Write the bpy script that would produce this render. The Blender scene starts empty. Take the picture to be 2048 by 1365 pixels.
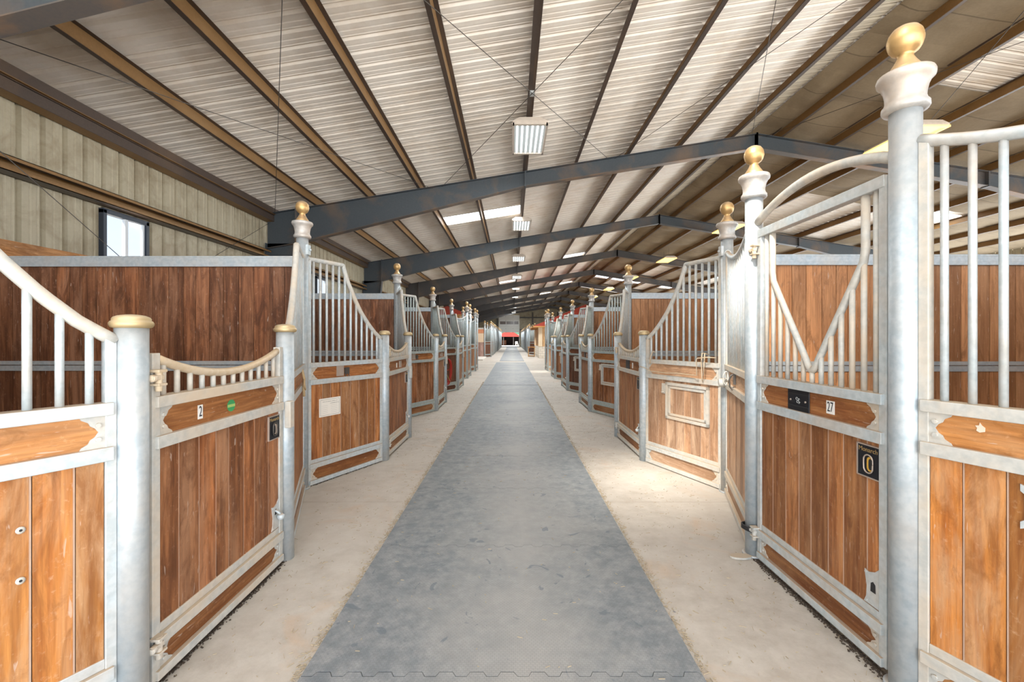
import bpy, math, random
from mathutils import Vector, Matrix
random.seed(7)
scn = bpy.context.scene
COL = scn.collection
PI = math.pi

# ------------------------------------------------------------------ camera, world, sun, exposure
cam_d = bpy.data.cameras.new('camera'); cam = bpy.data.objects.new('camera', cam_d); COL.objects.link(cam)
cam.location = (0, 0, 1.53); cam.rotation_euler = (PI/2, 0, 0)
cam_d.lens = 868/2048*36; cam_d.sensor_width = 36
cam_d.shift_x = 1/2048; cam_d.shift_y = -5.5/2048
cam_d.clip_start = .05; cam_d.clip_end = 400
scn.camera = cam
scn.view_settings.view_transform = 'Standard'
scn.view_settings.look = 'None'
scn.view_settings.exposure = 0.24
scn.view_settings.gamma = 1.0
scn.view_settings.use_curve_mapping = False

w = bpy.data.worlds.new('World'); scn.world = w; w.use_nodes = True
wn = w.node_tree.nodes; wl = w.node_tree.links
bg = wn['Background']
tcw = wn.new('ShaderNodeTexCoord'); sepw = wn.new('ShaderNodeSeparateXYZ'); rw = wn.new('ShaderNodeValToRGB')
wl.new(tcw.outputs['Generated'], sepw.inputs[0]); wl.new(sepw.outputs['Z'], rw.inputs[0]); wl.new(rw.outputs[0], bg.inputs[0])
rw.color_ramp.elements[0].position = .0; rw.color_ramp.elements[0].color = (.86, .92, 1, 1)
rw.color_ramp.elements[1].position = .6; rw.color_ramp.elements[1].color = (.55, .74, 1, 1)
bg.inputs[1].default_value = 1.3

sd = bpy.data.lights.new('sun', 'SUN'); sun = bpy.data.objects.new('sun', sd); COL.objects.link(sun)
sd.energy = 12; sd.angle = math.radians(9); sd.color = (1, .93, .82)
sun.rotation_euler = Vector((-3.2, -4.2, 5.7)).to_track_quat('Z', 'Y').to_euler()

def area(name, loc, d, sx, sy, e, col=(1, 1, 1)):
    l = bpy.data.lights.new(name, 'AREA'); l.shape = 'RECTANGLE'; l.size = sx; l.size_y = sy; l.energy = e; l.color = col
    o = bpy.data.objects.new(name, l); COL.objects.link(o); o.location = loc
    o.rotation_euler = Vector(d).to_track_quat('-Z', 'Y').to_euler()
    return o
# added fill lamps standing in for daylight from unseen rear and right openings
area('rear_fill_light', (1, -4.3, 2.2), (-.12, 1, .6), 12, 4.2, 900, (.93, .97, 1))
area('side_fill_light', (19.3, 20, 2.4), (-1, 0, .22), 60, 3.6, 3800, (.93, .97, 1))

# ------------------------------------------------------------------ helpers
def prop(o, label=None, cat=None, group=None, kind=None):
    if label: o['label'] = label
    if cat: o['category'] = cat
    if group: o['group'] = group
    if kind: o['kind'] = kind
    return o
def empty(name, loc=(0, 0, 0), rz=0, label=None, cat=None, group=None):
    o = bpy.data.objects.new(name, None); COL.objects.link(o); o.location = loc; o.rotation_euler = (0, 0, rz)
    o.empty_display_size = .05
    return prop(o, label, cat, group)
ORD = ['nearest', 'second', 'third', 'fourth', 'fifth', 'sixth', 'seventh', 'eighth', 'ninth', 'tenth', 'eleventh', 'twelfth',
       'thirteenth', 'fourteenth', 'fifteenth', 'sixteenth', 'seventeenth', 'eighteenth', 'nineteenth', 'twentieth',
       'twenty-first', 'twenty-second', 'twenty-third', 'twenty-fourth', 'twenty-fifth', 'twenty-sixth', 'twenty-seventh', 'twenty-eighth', 'twenty-ninth', 'thirtieth']

class MB:
    def __init__(s): s.v = []; s.f = []; s.m = []; s.t = []; s.sm = []
    def face(s, idx, mi=0, tone=.5, smooth=False): s.f.append(idx); s.m.append(mi); s.t.append(tone); s.sm.append(smooth)
    def box(s, x0, x1, y0, y1, z0, z1, mi=0, tone=.5):
        if x1 < x0: x0, x1 = x1, x0
        if y1 < y0: y0, y1 = y1, y0
        b = len(s.v)
        s.v += [(x0,y0,z0),(x1,y0,z0),(x1,y1,z0),(x0,y1,z0),(x0,y0,z1),(x1,y0,z1),(x1,y1,z1),(x0,y1,z1)]
        for q in ((0,3,2,1),(4,5,6,7),(0,1,5,4),(1,2,6,5),(2,3,7,6),(3,0,4,7)):
            s.face([b+i for i in q], mi, tone)
        return s
    def hexa(s, pts, mi=0, tone=.5):
        b = len(s.v); s.v += [tuple(p) for p in pts]
        for q in ((0,3,2,1),(4,5,6,7),(0,1,5,4),(1,2,6,5),(2,3,7,6),(3,0,4,7)):
            s.face([b+i for i in q], mi, tone)
        return s
    def prism(s, poly, y0, y1, mi=0, tone=.5, axis='y'):
        # poly in (x,z), extruded in y  (axis 'z': poly in (x,y) extruded in z)
        n = len(poly); b = len(s.v)
        for yy in (y0, y1):
            for (p, q) in poly:
                s.v.append((p, yy, q) if axis == 'y' else (p, q, yy) if axis == 'z' else (yy, p, q))
        s.face([b+i for i in range(n)], mi, tone); s.face([b+n+i for i in reversed(range(n))], mi, tone)
        for i in range(n):
            j = (i+1) % n; s.face([b+i, b+n+i, b+n+j, b+j], mi, tone)
        return s
    def tube(s, pts, r, seg=10, mi=0, tone=.5, cap=True):
        pts = [Vector(p) for p in pts]; n = len(pts); rr = r if isinstance(r, (list, tuple)) else [r]*n
        b = len(s.v); up = None
        for i, p in enumerate(pts):
            t = (pts[min(i+1, n-1)] - pts[max(i-1, 0)]).normalized()
            if up is None:
                a = Vector((0, 0, 1)) if abs(t.z) < .9 else Vector((1, 0, 0))
                up = (a - t*a.dot(t)).normalized()
            else:
                up = (up - t*up.dot(t)).normalized()
            sd_ = t.cross(up)
            for k in range(seg):
                an = 2*PI*k/seg
                s.v.append(tuple(p + (up*math.cos(an) + sd_*math.sin(an))*rr[i]))
        for i in range(n-1):
            for k in range(seg):
                k2 = (k+1) % seg
                s.face([b+i*seg+k, b+i*seg+k2, b+(i+1)*seg+k2, b+(i+1)*seg+k], mi, tone, True)
        if cap:
            s.face([b+k for k in reversed(range(seg))], mi, tone); s.face([b+(n-1)*seg+k for k in range(seg)], mi, tone)
        return s
    def lathe(s, prof, seg=24, mi=0, c=(0, 0, 0), tone=.5):
        b = len(s.v); n = len(prof)
        for (r, z) in prof:
            for k in range(seg):
                an = 2*PI*k/seg; s.v.append((c[0]+r*math.cos(an), c[1]+r*math.sin(an), c[2]+z))
        for i in range(n-1):
            for k in range(seg):
                k2 = (k+1) % seg
                s.face([b+i*seg+k, b+i*seg+k2, b+(i+1)*seg+k2, b+(i+1)*seg+k], mi, tone, True)
        s.face([b+k for k in reversed(range(seg))], mi, tone); s.face([b+(n-1)*seg+k for k in range(seg)], mi, tone)
        return s
    def mesh(s, name, mats):
        me = bpy.data.meshes.new(name); me.from_pydata(s.v, [], s.f)
        for m in (mats if isinstance(mats, (list, tuple)) else [mats]): me.materials.append(m)
        me.polygons.foreach_set('material_index', s.m); me.polygons.foreach_set('use_smooth', s.sm)
        a = me.attributes.new('tone', 'FLOAT', 'FACE'); a.data.foreach_set('value', s.t)
        me.update(); return me
    def build(s, name, mats, parent=None, bevel=0):
        o = bpy.data.objects.new(name, s.mesh(name, mats)); COL.objects.link(o)
        if parent: o.parent = parent
        if bevel:
            md = o.modifiers.new('bevel', 'BEVEL'); md.width = bevel; md.segments = 2; md.limit_method = 'ANGLE'
        return o
CACHE = {}
def cached(key, name, mats, fn, parent, bevel=0):
    if key not in CACHE:
        mb = MB(); fn(mb); CACHE[key] = mb.mesh(name, mats)
    o = bpy.data.objects.new(name, CACHE[key]); COL.objects.link(o); o.parent = parent
    if bevel:
        md = o.modifiers.new('bevel', 'BEVEL'); md.width = bevel; md.segments = 2; md.limit_method = 'ANGLE'
    return o
def text_mesh(txt, size, mat, parent, loc, name='lettering', squash=1, thick=.001):
    c = bpy.data.curves.new(name, 'FONT'); c.body = txt; c.size = size; c.extrude = thick; c.align_x = 'CENTER'; c.align_y = 'CENTER'
    o = bpy.data.objects.new(name, c); COL.objects.link(o)
    dg = bpy.context.evaluated_depsgraph_get(); me = bpy.data.meshes.new_from_object(o.evaluated_get(dg))
    bpy.data.objects.remove(o); me.name = name
    me.materials.clear(); me.materials.append(mat)
    o = bpy.data.objects.new(name, me); COL.objects.link(o); o.parent = parent; o.location = loc
    o.rotation_euler = (PI/2, 0, 0); o.scale = (squash, 1, 1)
    return o

# ------------------------------------------------------------------ materials
def mat(name):
    m = bpy.data.materials.new(name); m.use_nodes = True
    nt = m.node_tree; return m, nt, nt.nodes['Principled BSDF']
def N(nt, t, **kw):
    n = nt.nodes.new(t)
    for k, v in kw.items(): setattr(n, k, v)
    return n
def ramp(nt, fac, stops):
    r = N(nt, 'ShaderNodeValToRGB'); nt.links.new(fac, r.inputs[0])
    e = r.color_ramp.elements
    while len(e) < len(stops): e.new(.5)
    for i, (p, c) in enumerate(stops): e[i].position = p; e[i].color = (*c, 1) if len(c) == 3 else c
    return r.outputs[0]
def mix(nt, fac, a, b, mode='MIX'):
    n = N(nt, 'ShaderNodeMix', data_type='RGBA', blend_type=mode)
    for s_, v in ((0, fac), (6, a), (7, b)):
        if hasattr(v, 'is_linked') or hasattr(v, 'links'): nt.links.new(v, n.inputs[s_])
        else: n.inputs[s_].default_value = v if s_ == 0 else ((*v, 1) if len(v) == 3 else v)
    return n.outputs[2]
def noise(nt, vec, scale, detail=4, rough=.55, dist=0):
    n = N(nt, 'ShaderNodeTexNoise'); n.inputs['Scale'].default_value = scale; n.inputs['Detail'].default_value = detail
    n.inputs['Roughness'].default_value = rough; n.inputs['Distortion'].default_value = dist
    nt.links.new(vec, n.inputs['Vector']); return n.outputs[0]
def mapping(nt, scale, src='Object', loc=None):
    tc = N(nt, 'ShaderNodeTexCoord'); mp = N(nt, 'ShaderNodeMapping'); mp.inputs['Scale'].default_value = scale
    nt.links.new(tc.outputs[src], mp.inputs[0])
    if loc is not None: nt.links.new(loc, mp.inputs[1])
    return mp.outputs[0]
def bump(nt, h, b, strength=.3, dist=.01):
    n = N(nt, 'ShaderNodeBump'); n.inputs['Strength'].default_value = strength; n.inputs['Distance'].default_value = dist
    nt.links.new(h, n.inputs['Height']); nt.links.new(n.outputs[0], b.inputs['Normal'])
def rand_vec(nt):
    oi = N(nt, 'ShaderNodeObjectInfo'); m = N(nt, 'ShaderNodeMath', operation='MULTIPLY'); m.inputs[1].default_value = 37
    nt.links.new(oi.outputs['Random'], m.inputs[0]); c = N(nt, 'ShaderNodeCombineXYZ')
    for i in range(3): nt.links.new(m.outputs[0], c.inputs[i])
    return c.outputs[0], oi.outputs['Random']
def up_dust(nt, lo=.55, hi=.95):
    g = N(nt, 'ShaderNodeNewGeometry'); s_ = N(nt, 'ShaderNodeSeparateXYZ'); nt.links.new(g.outputs['Normal'], s_.inputs[0])
    mr = N(nt, 'ShaderNodeMapRange'); mr.inputs[1].default_value = lo; mr.inputs[2].default_value = hi
    nt.links.new(s_.outputs[2], mr.inputs[0]); return mr.outputs[0]

def galv_mat(name, base, spot, dust, dust_amt=.35, metallic=.25, rough=.5):
    m, nt, b = mat(name)
    rv, rnd = rand_vec(nt)
    v = mapping(nt, (1, 1, 1), loc=rv)
    n1 = noise(nt, v, 28, 3); n2 = noise(nt, v, 3.2, 5, .6)
    c = mix(nt, ramp(nt, n1, [(.38, (0,0,0)), (.62, (1,1,1))]), base, spot)
    dm = N(nt, 'ShaderNodeMath', operation='MULTIPLY'); dm.inputs[1].default_value = dust_amt
    nt.links.new(ramp(nt, n2, [(.42, (0,0,0)), (.7, (1,1,1))]), dm.inputs[0])
    c = mix(nt, dm.outputs[0], c, dust)
    ud = N(nt, 'ShaderNodeMath', operation='MULTIPLY'); ud.inputs[1].default_value = .95
    nt.links.new(up_dust(nt), ud.inputs[0]); c = mix(nt, ud.outputs[0], c, tuple(x*.74 for x in dust))
    nt.links.new(c, b.inputs['Base Color']); b.inputs['Metallic'].default_value = metallic; b.inputs['Roughness'].default_value = rough
    bump(nt, n1, b, .06, .002)
    return m
DUST = (.6, .46, .33)
GALV = galv_mat('galvanized_steel', (.47, .54, .57), (.58, .64, .67), DUST, .5)
GALV_SHADE = galv_mat('shaded_galvanized_steel', (.33, .4, .4), (.44, .5, .5), (.52, .46, .37), .4)  # greener, darker copy for deeper stalls, with their dimmer light in the colour
GALV_WHITE = galv_mat('dusty_galvanized_steel', (.46, .47, .45), (.56, .555, .52), (.64, .51, .37), .8, .1, .6)
GALV_POST = galv_mat('galvanized_post', (.4, .47, .52), (.5, .56, .6), (.58, .52, .45), .5, .35, .5)
GALV_TAN = galv_mat('tan_dusty_rail', (.55, .44, .3), (.62, .52, .4), (.6, .44, .27), .6, .05, .65)
CAST = galv_mat('dusty_cast_metal', (.4, .4, .39), (.52, .51, .49), (.52, .4, .3), .75, .25, .45)

def brass(name, c1, c2, dust, rough=.35):
    m, nt, b = mat(name); rv, _ = rand_vec(nt); v = mapping(nt, (1, 1, 1), loc=rv)
    c = mix(nt, ramp(nt, noise(nt, v, 14, 4), [(.35, (0,0,0)), (.65, (1,1,1))]), c1, c2)
    ud = N(nt, 'ShaderNodeMath', operation='MULTIPLY'); ud.inputs[1].default_value = .75
    nt.links.new(up_dust(nt, .2, .9), ud.inputs[0]); c = mix(nt, ud.outputs[0], c, dust)
    nt.links.new(c, b.inputs['Base Color']); b.inputs['Metallic'].default_value = .65; b.inputs['Roughness'].default_value = rough
    return m
BRASS = brass('dusty_brass', (.62, .41, .18), (.52, .33, .14), (.66, .52, .38), .42)
BRASS_CAP = brass('dull_brass_cap', (.6, .46, .26), (.52, .4, .22), (.66, .55, .38), .55)

def wood_mat(name, dark, light, patch, patch_amt=.6, axis='z', rough=.55, gscale=26):
    m, nt, b = mat(name)
    rv, rnd = rand_vec(nt)
    at = N(nt, 'ShaderNodeAttribute', attribute_name='tone')
    add = N(nt, 'ShaderNodeVectorMath', operation='ADD')
    mt = N(nt, 'ShaderNodeMath', operation='MULTIPLY'); mt.inputs[1].default_value = 23; nt.links.new(at.outputs['Fac'], mt.inputs[0])
    cb = N(nt, 'ShaderNodeCombineXYZ')
    for i in range(3): nt.links.new(mt.outputs[0], cb.inputs[i])
    nt.links.new(rv, add.inputs[0]); nt.links.new(cb.outputs[0], add.inputs[1])
    sc = (1, 1, .06) if axis == 'z' else (.06, 1, 1)
    sc2 = (1, 1, .2) if axis == 'z' else (.2, 1, 1)
    g = noise(nt, mapping(nt, sc, loc=add.outputs[0]), gscale, 6, .65, .6)
    p = noise(nt, mapping(nt, sc2, loc=add.outputs[0]), 3.4, 6, .65, .8)
    q = noise(nt, mapping(nt, (1, 1, 1), loc=add.outputs[0]), 34, 4, .75)
    g2 = noise(nt, mapping(nt, (1, 1, .03) if axis == 'z' else (.03, 1, 1), loc=add.outputs[0]), 95, 3, .6)
    c = mix(nt, ramp(nt, g, [(.38, (0,0,0)), (.64, (1,1,1))]), dark, light)
    c = mix(nt, 1.0, c, ramp(nt, g2, [(.35, (.78,.76,.74)), (.6, (1.04,1.04,1.04))]), 'MULTIPLY')
    # plank to plank tone
    tn = ramp(nt, at.outputs['Fac'], [(0, (.62, .6, .6)), (.5, (.95, .95, .95)), (1, (1.25, 1.18, 1.1))])
    c = mix(nt, 1.0, c, tn, 'MULTIPLY')
    pa = N(nt, 'ShaderNodeMath', operation='MULTIPLY'); pa.inputs[1].default_value = patch_amt
    nt.links.new(ramp(nt, p, [(.47, (0,0,0)), (.66, (1,1,1))]), pa.inputs[0])
    c = mix(nt, pa.outputs[0], c, patch)
    sp = N(nt, 'ShaderNodeMath', operation='MULTIPLY'); sp.inputs[1].default_value = .35
    nt.links.new(ramp(nt, q, [(.58, (0,0,0)), (.74, (1,1,1))]), sp.inputs[0])
    c = mix(nt, sp.outputs[0], c, tuple(min(1, x*1.15+.05) for x in patch))
    d_ = noise(nt, mapping(nt, (1.3, 1.3, .35) if axis == 'z' else (.35, 1.3, 1.3), loc=add.outputs[0]), 7, 6, .7, 1.0)
    da = N(nt, 'ShaderNodeMath', operation='MULTIPLY'); da.inputs[1].default_value = .72
    nt.links.new(ramp(nt, d_, [(.49, (0,0,0)), (.64, (1,1,1))]), da.inputs[0])
    c = mix(nt, da.outputs[0], c, tuple(x*.62 for x in dark))
    sc_ = noise(nt, mapping(nt, (1.4, 1.4, .22) if axis == 'z' else (.22, 1.4, 1.4), loc=add.outputs[0]), 46, 2, .5, .5)
    sm = N(nt, 'ShaderNodeMath', operation='MULTIPLY'); sm.inputs[1].default_value = .45
    nt.links.new(ramp(nt, sc_, [(.69, (0,0,0)), (.73, (1,1,1))]), sm.inputs[0])
    c = mix(nt, sm.outputs[0], c, (.62, .5, .42))
    nt.links.new(c, b.inputs['Base Color']); b.inputs['Roughness'].default_value = rough
    b.inputs['Specular IOR Level'].default_value = .35
    bump(nt, g, b, .22, .004)
    return m
W_OR = wood_mat('orange_worn_wood', (.36, .125, .028), (.56, .235, .06), (.58, .38, .22), .8)
W_OR_H = wood_mat('orange_worn_board', (.36, .14, .035), (.58, .27, .09), (.62, .38, .2), .6, 'x')
W_RED = wood_mat('red_brown_wood', (.17, .058, .02), (.42, .17, .065), (.5, .27, .15), .55)
W_RED_H = wood_mat('red_brown_board', (.26, .09, .025), (.46, .2, .07), (.46, .26, .14), .5, 'x')
W_MID = wood_mat('mid_brown_wood', (.24, .085, .028), (.48, .215, .08), (.48, .28, .15), .55)
W_MID_H = wood_mat('mid_brown_board', (.24, .08, .025), (.44, .19, .065), (.48, .27, .13), .5, 'x')
W_PALE = wood_mat('sunlit_dusty_wood', (.38, .21, .12), (.54, .33, .2), (.66, .46, .31), .75)  # dusty and paler; part of the sun's brightness is put in the colour
W_PALE_H = wood_mat('sunlit_dusty_board', (.44, .25, .14), (.58, .37, .23), (.68, .5, .35), .7, 'x')
W_DARK = wood_mat('dark_stall_wood', (.1, .035, .018), (.22, .085, .04), (.24, .13, .08), .35)
W_DARK_H = wood_mat('dark_stall_board', (.11, .032, .014), (.24, .085, .035), (.26, .13, .07), .4, 'x')
W_DIV_L = wood_mat('left_partition_planks', (.13, .048, .022), (.33, .14, .065), (.42, .22, .13), .5)
W_DIV_R = wood_mat('right_partition_planks', (.4, .18, .075), (.6, .3, .14), (.5, .27, .14), .45)
W_PINE = wood_mat('orange_pine', (.5, .22, .06), (.68, .36, .12), (.6, .3, .1), .3, 'x')
W_PINE_V = wood_mat('light_pine', (.62, .36, .16), (.76, .5, .26), (.7, .45, .24), .3)

def flat(name, c, rough=.6, metallic=0, emit=0, ecol=None, var=.0):
    m, nt, b = mat(name); b.inputs['Base Color'].default_value = (*c, 1); b.inputs['Roughness'].default_value = rough
    b.inputs['Metallic'].default_value = metallic
    if var:
        v = mapping(nt, (1, 1, 1)); n = noise(nt, v, 9, 5, .6)
        nt.links.new(mix(nt, n, tuple(x*(1-var) for x in c), tuple(min(1, x*(1+var)) for x in c)), b.inputs['Base Color'])
    if emit: b.inputs['Emission Color'].default_value = (*(ecol or c), 1); b.inputs['Emission Strength'].default_value = emit
    return m
GROOVE = flat('dusty_groove_filler', (.52, .36, .27), .9, var=.25)
BLACK = flat('black_plate', (.012, .014, .02), .4, .3, var=.4)
BLACKR = flat('black_rubber', (.02, .02, .022), .7)
WHITE = flat('white_card', (.8, .79, .76), .7)
PLATE = flat('worn_metal_plate', (.5, .42, .36), .45, .5, var=.3)
PAPER = flat('paper', (.83, .79, .72), .9)
INK = flat('dark_ink', (.03, .035, .05), .8)
INKG = flat('grey_print', (.42, .42, .38), .9)
GREEN = flat('green_sticker', (.04, .3, .1), .5); LIME = flat('light_green_band', (.35, .5, .15), .5)
REDHOSE = flat('red_hose', (.45, .03, .02), .4); LIMEHOSE = flat('yellow_green_hose', (.42, .4, .12), .5)
DARKSTEEL = flat('dark_steel_hardware', (.12, .11, .1), .5, .6, var=.3)
ROPE = flat('tan_rope', (.5, .36, .2), .9, var=.3)
GOLD = flat('plate_gold_trim', (.55, .38, .16), .4, .6)
YELLOWB = flat('yellow_recess', (.62, .36, .05), .5)

# frame steel: blue-grey paint with settled orange dust patches
def frame_steel(name, base, base2, rust, amt):
    m, nt, b = mat(name); v = mapping(nt, (1, 1, 1), 'Generated' if False else 'Object')
    n1 = noise(nt, v, .9, 5, .6, .4); n2 = noise(nt, v, 30, 4)
    c = mix(nt, n2, base, base2)
    a = N(nt, 'ShaderNodeMath', operation='MULTIPLY'); a.inputs[1].default_value = amt
    nt.links.new(ramp(nt, n1, [(.5, (0,0,0)), (.68, (1,1,1))]), a.inputs[0])
    c = mix(nt, a.outputs[0], c, rust); nt.links.new(c, b.inputs['Base Color'])
    b.inputs['Roughness'].default_value = .5; b.inputs['Metallic'].default_value = .15
    return m
FRAME = frame_steel('blue_grey_frame_paint', (.06, .075, .088), (.095, .11, .125), (.26, .16, .09), .5)
FRAME_D = frame_steel('dark_frame_paint', (.06, .06, .063), (.095, .09, .088), (.2, .14, .095), .5)
FRAME_EDGE = frame_steel('dusty_flange', (.1, .1, .1), (.16, .13, .11), (.35, .2, .1), .8)
PURLIN_WEB = frame_steel('brown_oxide_purlin', (.19, .1, .032), (.27, .145, .05), (.32, .19, .08), .6)
PURLIN_FL = frame_steel('dark_purlin_flange', (.06, .043, .034), (.1, .07, .055), (.16, .1, .06), .5)

def sheet_mat(name, a, b_, stain, amt, rough=.4, metallic=.2, scale=1.2):
    m, nt, b = mat(name); v = mapping(nt, (1, 1, 1))
    n1 = noise(nt, v, scale, 6, .65, .5); n2 = noise(nt, v, 22, 4)
    c = mix(nt, n2, a, b_)
    k = N(nt, 'ShaderNodeMath', operation='MULTIPLY'); k.inputs[1].default_value = amt
    nt.links.new(ramp(nt, n1, [(.45, (0,0,0)), (.72, (1,1,1))]), k.inputs[0])
    c = mix(nt, k.outputs[0], c, stain); nt.links.new(c, b.inputs['Base Color'])
    b.inputs['Roughness'].default_value = rough; b.inputs['Metallic'].default_value = metallic
    return m
ROOF = sheet_mat('roof_sheet', (.84, .78, .7), (.9, .84, .76), (.68, .57, .45), .65, .5, .03)
WALLM = sheet_mat('wall_sheet', (.4, .35, .245), (.48, .425, .31), (.26, .2, .12), .75, .5, .1, 2.5)
INSUL = sheet_mat('tan_roof_insulation', (.26, .2, .125), (.35, .275, .18), (.16, .115, .065), .6, .85, 0, .9)
INSUL2 = sheet_mat('cream_ridge_cap', (.5, .45, .35), (.56, .5, .4), (.35, .28, .2), .4, .6, 0, 1)

nt = INSUL.node_tree; b = nt.nodes['Principled BSDF']
old = b.inputs['Base Color'].links[0].from_socket
sy = N(nt, 'ShaderNodeSeparateXYZ'); nt.links.new(mapping(nt, (1, 1, 1)), sy.inputs[0])
fr = N(nt, 'ShaderNodeMath', operation='PINGPONG'); fr.inputs[1].default_value = .61; nt.links.new(sy.outputs[1], fr.inputs[0])
nt.links.new(mix(nt, ramp(nt, fr.outputs[0], [(.0, (.7,.7,.7)), (.018, (0,0,0))]), old, (.07, .05, .03)), b.inputs['Base Color'])
# concrete
CONC, nt, b = mat('dusty_concrete')
v = mapping(nt, (1, 1, 1)); v2 = mapping(nt, (1, .35, 1))
n1 = noise(nt, v, .7, 8, .62, .3); n2 = noise(nt, v, 6, 8, .7); n3 = noise(nt, v, 60, 4, .7)
c = mix(nt, ramp(nt, n1, [(.3, (0,0,0)), (.7, (1,1,1))]), (.35, .305, .255), (.5, .45, .39))
c = mix(nt, ramp(nt, n2, [(.35, (0,0,0)), (.65, (.75,.75,.75))]), c, (.53, .49, .435))
c = mix(nt, ramp(nt, n3, [(.66, (0,0,0)), (.74, (.8,.8,.8))]), c, (.42, .36, .28))
c = mix(nt, ramp(nt, noise(nt, v, 1.7, 5, .6, 1.2), [(.56, (0,0,0)), (.74, (.7,.7,.7))]), c, (.5, .35, .23))
c = mix(nt, ramp(nt, noise(nt, v, 4.5, 3, .6, 1.5), [(.715, (0,0,0)), (.73, (.75,.75,.75))]), c, (.14, .14, .15))
nt.links.new(c, b.inputs['Base Color']); b.inputs['Roughness'].default_value = .75; bump(nt, n3, b, .25, .003)

# rubber mat with a small raised grid
RUB, nt, b = mat('dusty_rubber_mat')
v = mapping(nt, (1, 1, 1), 'Object'); rv, rnd = rand_vec(nt)
vg = N(nt, 'ShaderNodeNewGeometry').outputs['Position']
n1 = noise(nt, vg, .8, 8, .62, .2); n2 = noise(nt, vg, 9, 7, .7); n4 = noise(nt, vg, 4.1, 3, .5, 2.6)
c = mix(nt, ramp(nt, n2, [(.38, (0,0,0)), (.62, (1,1,1))]), (.17, .19, .205), (.29, .3, .305))
n5 = noise(nt, vg, 34, 5, .75)
c = mix(nt, ramp(nt, n5, [(.4, (0,0,0)), (.66, (.5,.5,.5))]), c, (.13, .14, .15))
sx_ = N(nt, 'ShaderNodeSeparateXYZ'); nt.links.new(vg, sx_.inputs[0])
ax = N(nt, 'ShaderNodeMath', operation='ADD'); ax.inputs[1].default_value = -.08; nt.links.new(sx_.outputs[0], ax.inputs[0])
ab = N(nt, 'ShaderNodeMath', operation='ABSOLUTE'); nt.links.new(ax.outputs[0], ab.inputs[0])
wd = N(nt, 'ShaderNodeMath', operation='MULTIPLY_ADD'); wd.inputs[1].default_value = -.42; nt.links.new(ab.outputs[0], wd.inputs[0]); nt.links.new(n1, wd.inputs[2])
c = mix(nt, ramp(nt, wd.outputs[0], [(.2, (0,0,0)), (.58, (.8,.8,.8))]), c, (.37, .355, .33))
c = mix(nt, ramp(nt, n4, [(.665, (0,0,0)), (.685, (.65,.65,.65))]), c, (.11, .135, .165))
# raised grid of little bars
brick = N(nt, 'ShaderNodeTexBrick'); brick.inputs['Scale'].default_value = 1; brick.inputs['Brick Width'].default_value = .02
brick.inputs['Row Height'].default_value = .012; brick.inputs['Mortar Size'].default_value = .0022; brick.inputs['Mortar Smooth'].default_value = .3
brick.inputs['Color1'].default_value = (1,1,1,1); brick.inputs['Color2'].default_value = (.85,.85,.85,1); brick.inputs['Mortar'].default_value = (0,0,0,1)
nt.links.new(vg, brick.inputs['Vector'])
fade = N(nt, 'ShaderNodeMath', operation='MULTIPLY'); fade.inputs[1].default_value = .2; nt.links.new(brick.outputs['Fac'], fade.inputs[0])
c = mix(nt, fade.outputs[0], c, (.1, .105, .11))
nt.links.new(c, b.inputs['Base Color']); b.inputs['Roughness'].default_value = .6
bump(nt, brick.outputs['Color'], b, .35, .003)

OUT = flat('sunlit_ground', (.62, .56, .48), .9, var=.1)

def glow(name, c, e):
    m, nt, b = mat(name); b.inputs['Base Color'].default_value = (*c, 1)
    b.inputs['Emission Color'].default_value = (*c, 1); b.inputs['Emission Strength'].default_value = e; return m
TUBE = glow('lit_tube', (.93, .98, 1), 3.2)
TUBE_Y = glow('lit_warm_lens', (1, .7, .2), 1.5)
HOUSING = flat('dusty_lamp_housing', (.66, .58, .5), .5, .1, var=.2)
REFL = flat('lamp_reflector', (.5, .53, .53), .4, .1)

SKYP, nt, b = mat('translucent_skylight')
for n in list(nt.nodes):
    if n.type != 'OUTPUT_MATERIAL': nt.nodes.remove(n)
outn = nt.nodes['Material Output']
tr = N(nt, 'ShaderNodeBsdfTransparent'); tr.inputs[0].default_value = (.95, .97, 1, 1)
tl = N(nt, 'ShaderNodeBsdfTranslucent'); tl.inputs[0].default_value = (.9, .93, .95, 1)
em = N(nt, 'ShaderNodeEmission'); em.inputs[0].default_value = (.93, .97, 1, 1); em.inputs[1].default_value = 4.0
mx = N(nt, 'ShaderNodeMixShader'); mx.inputs[0].default_value = .45
ad = N(nt, 'ShaderNodeAddShader')
nt.links.new(tr.outputs[0], mx.inputs[1]); nt.links.new(tl.outputs[0], mx.inputs[2])
nt.links.new(mx.outputs[0], ad.inputs[0]); nt.links.new(em.outputs[0], ad.inputs[1]); nt.links.new(ad.outputs[0], outn.inputs[0])

def weaker_panel():
    m = SKYP.copy(); m.name = 'dim_skylight'  # dimmed copy of the skylight, with less emission in place of daylight
    for n in m.node_tree.nodes:
        if n.type == 'EMISSION': n.inputs[1].default_value = .35; n.inputs[0].default_value = (1, .96, .9, 1)
        if n.type == 'MIX_SHADER': n.inputs[0].default_value = .75
    return m
SKYQ = weaker_panel()
GLASS, nt, b = mat('window_glass')
for n in list(nt.nodes):
    if n.type != 'OUTPUT_MATERIAL': nt.nodes.remove(n)
outn = nt.nodes['Material Output']
tr = N(nt, 'ShaderNodeBsdfTransparent'); tr.inputs[0].default_value = (.93, .96, 1, 1)
gl = N(nt, 'ShaderNodeBsdfGlossy'); gl.inputs['Roughness'].default_value = .05
mx = N(nt, 'ShaderNodeMixShader'); mx.inputs[0].default_value = .07
nt.links.new(tr.outputs[0], mx.inputs[1]); nt.links.new(gl.outputs[0], mx.inputs[2]); nt.links.new(mx.outputs[0], outn.inputs[0])

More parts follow.
